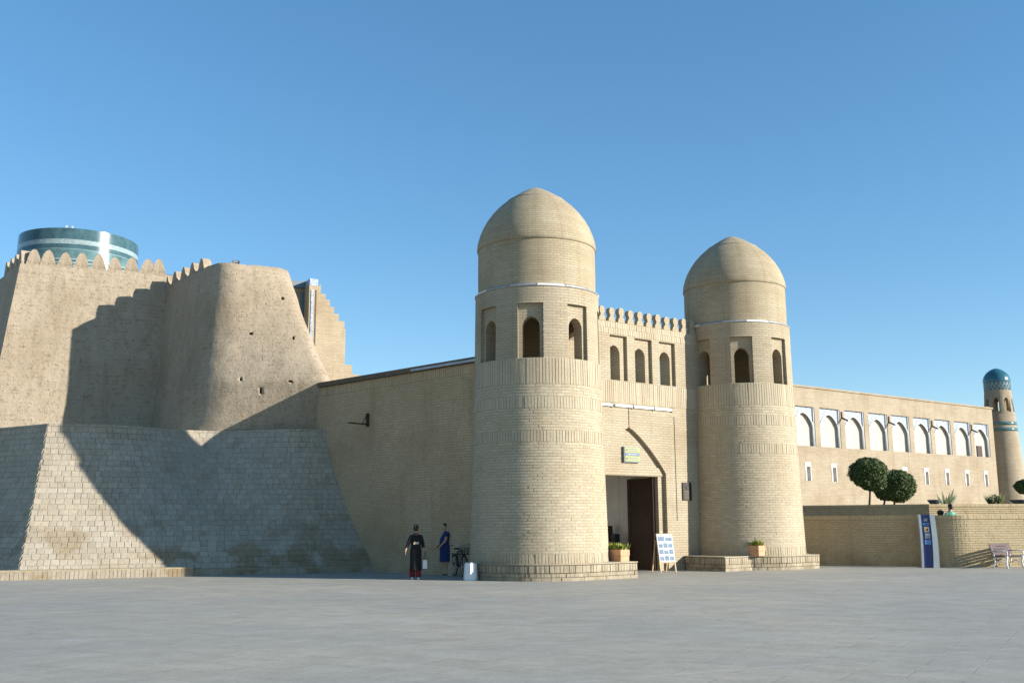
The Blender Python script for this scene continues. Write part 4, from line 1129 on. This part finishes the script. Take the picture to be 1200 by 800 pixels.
def bicycle(loc, rz):
    t = thing('bicycle', 'dark city bicycle parked between the woman in blue and the white bin', 'bicycle', loc, rz)
    def wheel(x):
        wl = bpy.data.objects.new('wheel', None); col.objects.link(wl); wl.parent = t; wl.location = (x, 0, .34)
        ring = lambda r_, s_: MB().tube([(r_*math.cos(2*PI*i/28), 0, r_*math.sin(2*PI*i/28)) for i in range(29)], s_, 6, False)
        ring(.325, .02).build('tyre', M['rubber'], wl, fix=False); ring(.298, .01).build('rim', M['silver'], wl, fix=False)
        m = MB()
        for i in range(14): a = 2*PI*i/14; m.tube([(0, .02*(-1)**i, 0), (.3*math.cos(a), 0, .3*math.sin(a))], .0025, 4)
        m.build('spokes', M['silver'], wl, fix=False); MB().tube([(0, -.05, 0), (0, .05, 0)], .02).build('hub', M['silver'], wl)
    wheel(-.52); wheel(.54)
    f = MB(); bb = (-.06, 0, .29); st_ = (-.2, 0, .78); hd = (.36, 0, .82); hb = (.4, 0, .66)
    for p, q in ((bb, st_), (st_, hd), (bb, hb), (hd, hb)): f.tube([p, q], .017)
    for y in (-.05, .05): f.tube([(-.52, y, .34), bb], .01); f.tube([(-.52, y, .34), (-.19, y*.3, .7)], .009); f.tube([(.54, y, .34), (.42, y*.6, .66)], .011)
    f.build('frame', M['dark'], t, fix=False)
    MB().tube([(.36, 0, .82), (.33, 0, .98)], .014).build('stem', M['silver'], t)
    MB().tube([(.2, -.30, 1.0), (.3, -.26, 1.03), (.34, -.08, 1.0), (.34, .08, 1.0), (.3, .26, 1.03), (.2, .30, 1.0)], .012).build('handlebar', M['silver'], t, fix=False)
    for y in (-.30, .30): MB().tube([(.22, y*.98, 1.005), (.1, y*1.02, .99)], .018).build('grip', M['rubber'], t)
    MB().add([(-.34, -.09, .9), (-.34, .09, .9), (-.12, .05, .91), (.0, .0, .9), (-.12, -.05, .91), (-.3, -.07, .85), (-.3, .07, .85), (-.02, 0, .87)], [(0, 4, 3, 2, 1), (0, 1, 6, 5), (1, 2, 3, 7, 6), (0, 5, 7, 3, 4), (5, 6, 7)]).build('saddle', M['black'], t)
    MB().tube([(-.2, 0, .78), (-.22, 0, .88)], .013).build('seat_post', M['silver'], t)
    bk = MB()
    for z in (.74, .8, .86, .93): bk.tube([(.45, -.16, z), (.74, -.16, z), (.74, .16, z), (.45, .16, z), (.45, -.16, z)], .006, 5)
    for (x, y) in [(.45, -.16), (.55, -.16), (.65, -.16), (.74, -.16), (.74, -.05), (.74, .05), (.74, .16), (.65, .16), (.55, .16), (.45, .16), (.45, .05), (.45, -.05)]: bk.tube([(x, y, .72), (x, y, .94)], .005, 5)
    bk.box(.45, .74, -.16, .16, .715, .725); bk.build('basket', M['black'], t, fix=False)
    rk = MB(); rk.tube([(-.72, -.06, .72), (-.3, -.06, .72)], .008); rk.tube([(-.72, .06, .72), (-.3, .06, .72)], .008); rk.tube([(-.72, -.06, .72), (-.72, .06, .72)], .008); rk.tube([(-.6, .06, .72), (-.52, .06, .36)], .007); rk.tube([(-.6, -.06, .72), (-.52, -.06, .36)], .007)
    rk.build('rear_rack', M['dark'], t, fix=False)
    for x in (-.52, .54): MB().tube([(x+.355*math.cos(R(a)), 0, .34+.355*math.sin(R(a))) for a in range(20, 171, 15)], .022, 6).build('mudguard', M['black'], t, fix=False)
    cr = MB(); cr.tube([(-.06, -.09, .29), (-.06, .09, .29)], .012); cr.tube([(-.06, .08, .29), (.06, .09, .16)], .01); cr.tube([(-.06, -.08, .29), (-.18, -.09, .42)], .01)
    cr.build('crank', M['silver'], t, fix=False)
    for (x, y, z) in ((.06, .14, .16), (-.18, -.14, .42)): MB().box(x-.04, x+.04, y-.045, y+.045, z-.012, z+.012).build('pedal', M['rubber'], t)
    MB().tube([(-.1, -.05, .3), (-.12, -.2, .01)], .009).build('kickstand', M['dark'], t)
b = gz(538, 675.2); bicycle(b, R(-70))

# ------------------------------------------------------------------ people
def skin(name, chains, mat, parent, sub=2):
    """chains: list of [(point, radius), ...]; a chain starting with an int joins an existing vertex"""
    V = []; Ed = []; Rr = []
    for ch in chains:
        prev = None
        for it in ch:
            if isinstance(it, int): prev = it; continue
            V.append(Vector(it[0])); Rr.append(it[1]); k = len(V)-1
            if prev is not None: Ed.append((prev, k))
            prev = k
    me = bpy.data.meshes.new(name); me.from_pydata(V, Ed, []); o = bpy.data.objects.new(name, me); col.objects.link(o)
    m = o.modifiers.new('s', 'SKIN'); m.use_smooth_shade = True
    if not me.skin_vertices: me.attributes.new('s', 'FLOAT', 'POINT')
    bpy.context.view_layer.update()
    for i, sv in enumerate(me.skin_vertices[0].data):
        r_ = Rr[i]; sv.radius = (r_, r_) if not isinstance(r_, tuple) else r_; sv.use_root = (i == 0)
    s_ = o.modifiers.new('d', 'SUBSURF'); s_.levels = sub; s_.render_levels = sub
    bpy.context.view_layer.update(); modmesh(o)
    o.data.polygons.foreach_set('use_smooth', [True]*len(o.data.polygons)); o.data.materials.clear(); o.data.materials.append(mat); o.parent = parent
    return o
def loft(rings, seg=28):
    """rings: (center, rx, ry) horizontal ellipses"""
    m = MB(); vs_ = []; fs = []
    for (c_, rx, ry) in rings:
        for i in range(seg):
            a = 2*PI*i/seg; vs_.append((c_[0]+rx*math.cos(a), c_[1]+ry*math.sin(a), c_[2]+(c_[3] if len(c_) > 3 else 0)*math.cos(3*a)))
    for k in range(len(rings)-1):
        for i in range(seg): j = (i+1) % seg; fs.append((k*seg+i, k*seg+j, (k+1)*seg+j, (k+1)*seg+i))
    return m.add(vs_, fs, True)
def head(parent, c_, yaw, bun=True):
    c_ = Vector(c_)
    rows_ = [(-.115, .030, .035, .012), (-.10, .052, .058, .018), (-.07, .063, .075, .012), (-.03, .070, .088, .004), (.01, .074, .096, 0), (.05, .074, .098, -.004), (.085, .062, .084, -.008), (.108, .038, .052, -.01), (.117, .004, .005, -.01)]
    m = MB(); vs_ = []; fs = []; sg = 24
    for (z, rx, ry, yo) in rows_:
        for i in range(sg):
            a = 2*PI*i/sg; x = rx*math.cos(a); y = ry*math.sin(a)-yo
            if y < -ry*.7: 
                k = max(0, 1-abs(x)/.022); y -= .024*k*max(0, 1-abs(z+.015)/.045)        # nose
                y += .010*max(0, 1-abs(abs(x)-.03)/.018)*max(0, 1-abs(z-.012)/.02)        # eye sockets
                y -= .006*max(0, 1-abs(x)/.03)*max(0, 1-abs(z+.062)/.018)                 # lips
            vs_.append((x, y, z))
    for k in range(len(rows_)-1):
        for i in range(sg): j = (i+1) % sg; fs.append((k*sg+i, k*sg+j, (k+1)*sg+j, (k+1)*sg+i))
    m.add(vs_, fs, True)
    for s_ in (-1, 1): m.tube([(s_*.072, .01, -.035), (s_*.082, .018, 0), (s_*.078, .012, .03)], [.008, .012, .009], 6)
    h = m.build('head', M['skin'], parent, fix=False); h.location = c_; h.rotation_euler = (0, 0, yaw)
    for s_ in (-1, 1):
        e = MB().lathe([(.0001, -.008), (.007, -.004), (.009, 0), (.007, .004), (.0001, .008)], 8).build('eye', M['hair'], h, fix=False); e.location = (s_*.029, -.083, .012)
    hm = MB(); vs_ = []; fs = []
    rr_ = [(-.07, .066, .06, .05), (-.02, .078, .082, .03), (.03, .082, .098, .014), (.07, .078, .100, .006), (.105, .058, .076, .006), (.128, .02, .028, .006), (.132, .002, .002, .006)]
    for (z, rx, ry, yo) in rr_:
        for i in range(sg): a = 2*PI*i/sg; vs_.append((rx*math.cos(a), ry*math.sin(a)+yo, z+(.006*math.sin(5*a))))
    for k in range(len(rr_)-1):
        for i in range(sg): j = (i+1) % sg; fs.append((k*sg+i, k*sg+j, (k+1)*sg+j, (k+1)*sg+i))
    hm.add(vs_, fs, True)
    if bun: 
        b_ = MB().lathe([(.001, -.045), (.035, -.035), (.05, 0), (.036, .035), (.001, .048)], 14); hm.add([(x, y+.10, z+.075) for x, y, z in b_.v], b_.f, True)
    hm.build('hair', M['hair'], h, fix=False)
def hand(ch, wv, p, d, side, palm):
    """adds palm and five fingers to the skin chains; wv = index of wrist vertex, returns nothing"""
    d = Vector(d).normalized(); s_ = Vector(side).normalized(); n_ = Vector(palm).normalized(); p = Vector(p)
    n0 = sum(len([x for x in c if not isinstance(x, int)]) for c in ch)
    ch.append([wv, (p+d*.045, .026)]); pv = n0; n0 += 1
    for k, l_ in enumerate((.062, .075, .070, .055)):
        r0_ = p+d*.075+s_*(.027-.018*k)
        ch.append([pv, (r0_, .0095), (r0_+d*l_*.5+n_*.006, .009), (r0_+d*l_*.9+n_*.026, .0075)])
    r0_ = p+d*.03+s_*.034
    ch.append([pv, (r0_, .0105), (r0_+d*.035+s_*.016, .0095), (r0_+d*.06+s_*.012+n_*.014, .008)])

# woman in black, walking away, bag in her lit hand
P = gz(487, 678.6)
t = thing('person', 'woman in black long-sleeved top and long skirt over red patterned trousers, carrying a pale bag', 'person', P, R(12), 'women talking by the shaded wall')
t.scale = (.96, .96, .96)
ch = [[((0, 0, .92), (.15, .105)), ((0, .01, 1.05), (.125, .09)), ((0, .012, 1.2), (.14, .095)), ((0, .015, 1.31), (.12, .08)), ((0, .01, 1.38), (.06, .055)), ((0, 0, 1.45), (.046, .046)), ((0, -.012, 1.52), (.046, .046))],
      [0, ((.09, 0, .84), .085), ((.085, -.05, .48), .055), ((.08, .02, .12), .037), ((.08, .03, .05), .04), ((.09, -.10, .03), .032)],
      [0, ((-.09, 0, .84), .085), ((-.095, .07, .48), .055), ((-.1, .16, .14), .037), ((-.1, .18, .06), .04), ((-.1, .06, .03), .032)],
      [3, ((.15, .015, 1.31), .04), ((.225, .03, 1.13), .036), ((.25, -.03, .9), .027)],
      [3, ((-.15, .015, 1.31), .04), ((-.25, .03, 1.13), .036), ((-.33, -.02, .93), .027)]]
hand(ch, 19, (.252, -.035, .885), (.05, -.2, -1), (-.2, -1, .1), (-1, 0, 0)); 
hand(ch, 22, (-.337, -.025, .915), (-.2, -.2, -1), (.2, -1, .1), (1, 0, 0))
skin('body', ch, M['skin'], t); head(t, (0, -.02, 1.60), R(150), True)
loft([((0, .01, .30, .02), .20, .20), ((0, .01, .5), .185, .175), ((0, .005, .75), .19, .15), ((0, 0, .92), .185, .14), ((0, .01, 1.05), .155, .12), ((0, .012, 1.2), .17, .125), ((0, .015, 1.31), .182, .12), ((0, .012, 1.39), .15, .10), ((0, .006, 1.44), .08, .075), ((0, .0, 1.465), .058, .06)]).build('tunic', M['blackcloth'], t, fix=False)
for s_, ex, hx in ((1, .225, .238), (-1, -.25, -.30)):
    MB().tube([(s_*.06, .015, 1.375), (s_*.16, .015, 1.345), (ex, .03, 1.13), (hx if s_ < 0 else ex+.012, 0 if s_ < 0 else .0, 1.0)], [.06, .07, .058, .052], 12, False).build('sleeve', M['blackcloth'], t, fix=False)
for (x, y) in ((.085, -.0), (-.098, .12)): loft([((x, y+.03, .07), .085, .085), ((x, y, .25), .09, .09), ((x*.95, y*.6, .42), .09, .09)], 16).build('trouser_leg', M['redcloth'], t, fix=False)
for (x, y) in ((.085, -.03), (-.1, .12)): MB().tube([(x, y+.08, .03), (x, y-.02, .035), (x*1.05, y-.1, .022)], [.036, .04, .03], 10).build('shoe', M['bag'], t, fix=False)
mo = MB().add([(-.10, -.13, 1.13), (.06, -.132, 1.13), (.09, -.132, 1.2), (-.07, -.13, 1.21)], [(0, 1, 2, 3)]).build('cream_motif', M['cream'], t)
mo.location = (0, 0, -.02)
MB().tube([(-.05, -.066, 1.425), (.0, -.075, 1.415), (.05, -.066, 1.425)], .008).build('neckline', M['cream'], t)
bp_ = P+Vector((.29, -.02, .33))
t = thing('hand_bag', 'small pale bag hanging from the hand of the woman in black', 'bag', bp_)
MB().prism([(-.07, 0), (.07, 0), (.06, .26), (-.06, .26)], 'y', -.05, .05).build('bag_body', M['bag'], t)
MB().tube([(-.04, 0, .26), (-.02, 0, .44), (0, 0, .5), (.02, 0, .44), (.04, 0, .26)], .007).build('strap', M['slat'], t, fix=False)

# woman in blue dress, in profile facing left
P = gz(523, 673.5)
t = thing('person', 'woman in sleeveless navy blue dress with hair in a bun, facing left beside the bicycle', 'person', P, R(-82), 'women talking by the shaded wall')
ch = [[((0, .01, .92), (.16, .13)), ((0, -.01, 1.05), (.14, .115)), ((0, .0, 1.2), (.15, .115)), ((0, .02, 1.33), (.155, .10)), ((0, .015, 1.40), (.09, .07)), ((0, 0, 1.46), (.05, .05)), ((0, -.015, 1.52), (.05, .05))],
      [0, ((.09, 0, .84), .09), ((.085, -.01, .48), .06), ((.08, .02, .12), .04), ((.08, .03, .05), .042), ((.09, -.10, .03), .032)],
      [0, ((-.09, 0, .84), .09), ((-.09, .06, .48), .06), ((-.09, .1, .12), .04), ((-.09, .11, .05), .042), ((-.1, -.02, .03), .032)],
      [3, ((.17, .015, 1.35), .06), ((.23, -.05, 1.12), .046), ((.18, -.22, .94), .03)],
      [3, ((-.17, .015, 1.35), .06), ((-.23, -.04, 1.12), .046), ((-.2, -.25, .98), .03)]]
hand(ch, 19, (.175, -.235, .925), (-.1, -.6, -.8), (-1, -.2, .2), (0, 0, -1)); hand(ch, 22, (-.197, -.265, .965), (.1, -.6, -.8), (1, -.2, .2), (0, 0, -1))
skin('body', ch, M['skin'], t); head(t, (0, -.03, 1.585), R(6), True)
loft([((0, .04, .44, .012), .22, .27), ((0, .04, .6), .22, .265), ((0, .03, .8), .225, .25), ((0, .01, .95), .22, .235), ((0, -.02, 1.07), .20, .215), ((0, -.015, 1.2), .205, .20), ((0, .015, 1.33), .20, .155), ((0, .015, 1.40), .165, .115), ((0, .006, 1.445), .085, .08)]).build('dress', M['bluecloth'], t, fix=False)
for s_ in (-1, 1): MB().tube([(s_*.1, .015, 1.365), (s_*.175, .012, 1.35), (s_*.205, -.015, 1.25)], [.065, .08, .07], 12, False).build('cap_sleeve', M['bluecloth'], t, fix=False)
for (x, y) in ((.085, -.03), (-.095, .05)): MB().tube([(x, y+.08, .025), (x, y-.02, .02), (x*1.05, y-.1, .016)], [.034, .036, .028], 10).build('sandal', M['blackcloth'], t, fix=False)

# person sitting behind the garden wall, head and shoulders showing, and a dark bin beside
q = aty(1114, 603, 41.0); sh = q.z
t = thing('person', 'person in green top whose head and shoulders show above the low garden wall', 'person', (q.x, q.y, 0), R(10))
hh = sh-1.10
ch = [[((0, 0, hh+.3), (.15, .11)), ((0, 0, hh+.75), (.13, .10)), ((0, .01, hh+1.1), (.16, .1)), ((0, .01, hh+1.24), (.08, .07)), ((0, 0, hh+1.33), (.05, .05)), ((0, 0, hh+1.4), (.05, .05))],
      [0, ((.1, -.1, hh+.22), .08), ((.1, -.4, hh+.2), .06), ((.1, -.4, .1), .05)], [0, ((-.1, -.1, hh+.22), .08), ((-.1, -.4, hh+.2), .06), ((-.1, -.4, .1), .05)],
      [2, ((.18, .01, hh+1.16), .05), ((.22, 0, hh+.85), .04), ((.15, -.2, hh+.7), .03)], [2, ((-.18, .01, hh+1.16), .05), ((-.22, 0, hh+.85), .04), ((-.15, -.2, hh+.7), .03)]]
skin('body', ch, M['skin'], t); head(t, (0, -.01, hh+1.40), R(200), False)
loft([((0, 0, hh+.2), .18, .14), ((0, 0, hh+.75), .16, .125), ((0, .01, hh+1.08), .185, .12), ((0, .01, hh+1.2), .12, .085), ((0, .005, hh+1.26), .07, .06)]).build('top', M['tealcloth'], t, fix=False)
for s_ in (-1, 1): MB().tube([(s_*.1, .01, hh+1.16), (s_*.18, .01, hh+1.14), (s_*.225, 0, hh+.85)], [.06, .065, .055], 12, False).build('sleeve', M['tealcloth'], t, fix=False)
MB().box(-.3, .3, -.2, .25, 0, hh+.17).build('stone_seat', M['mortar'], t)

q = aty(1102, 600, 41.2)
t = thing('litter_bin', 'small dark bin just showing above the garden wall beside the totem', 'bin', (q.x, q.y, 0))
zt_ = aty(1102, 597, 41.2).z
MB().lathe([(.1, 0), (.11, zt_-.12), (.13, zt_-.1), (.13, zt_-.05), (.03, zt_)], 20).build('body', M['slat'], t, fix=False)
MB().lathe([(.12, zt_-.14), (.135, zt_-.13), (.135, zt_-.11), (.12, zt_-.1)], 20).build('rim', M['dark'], t, fix=False)
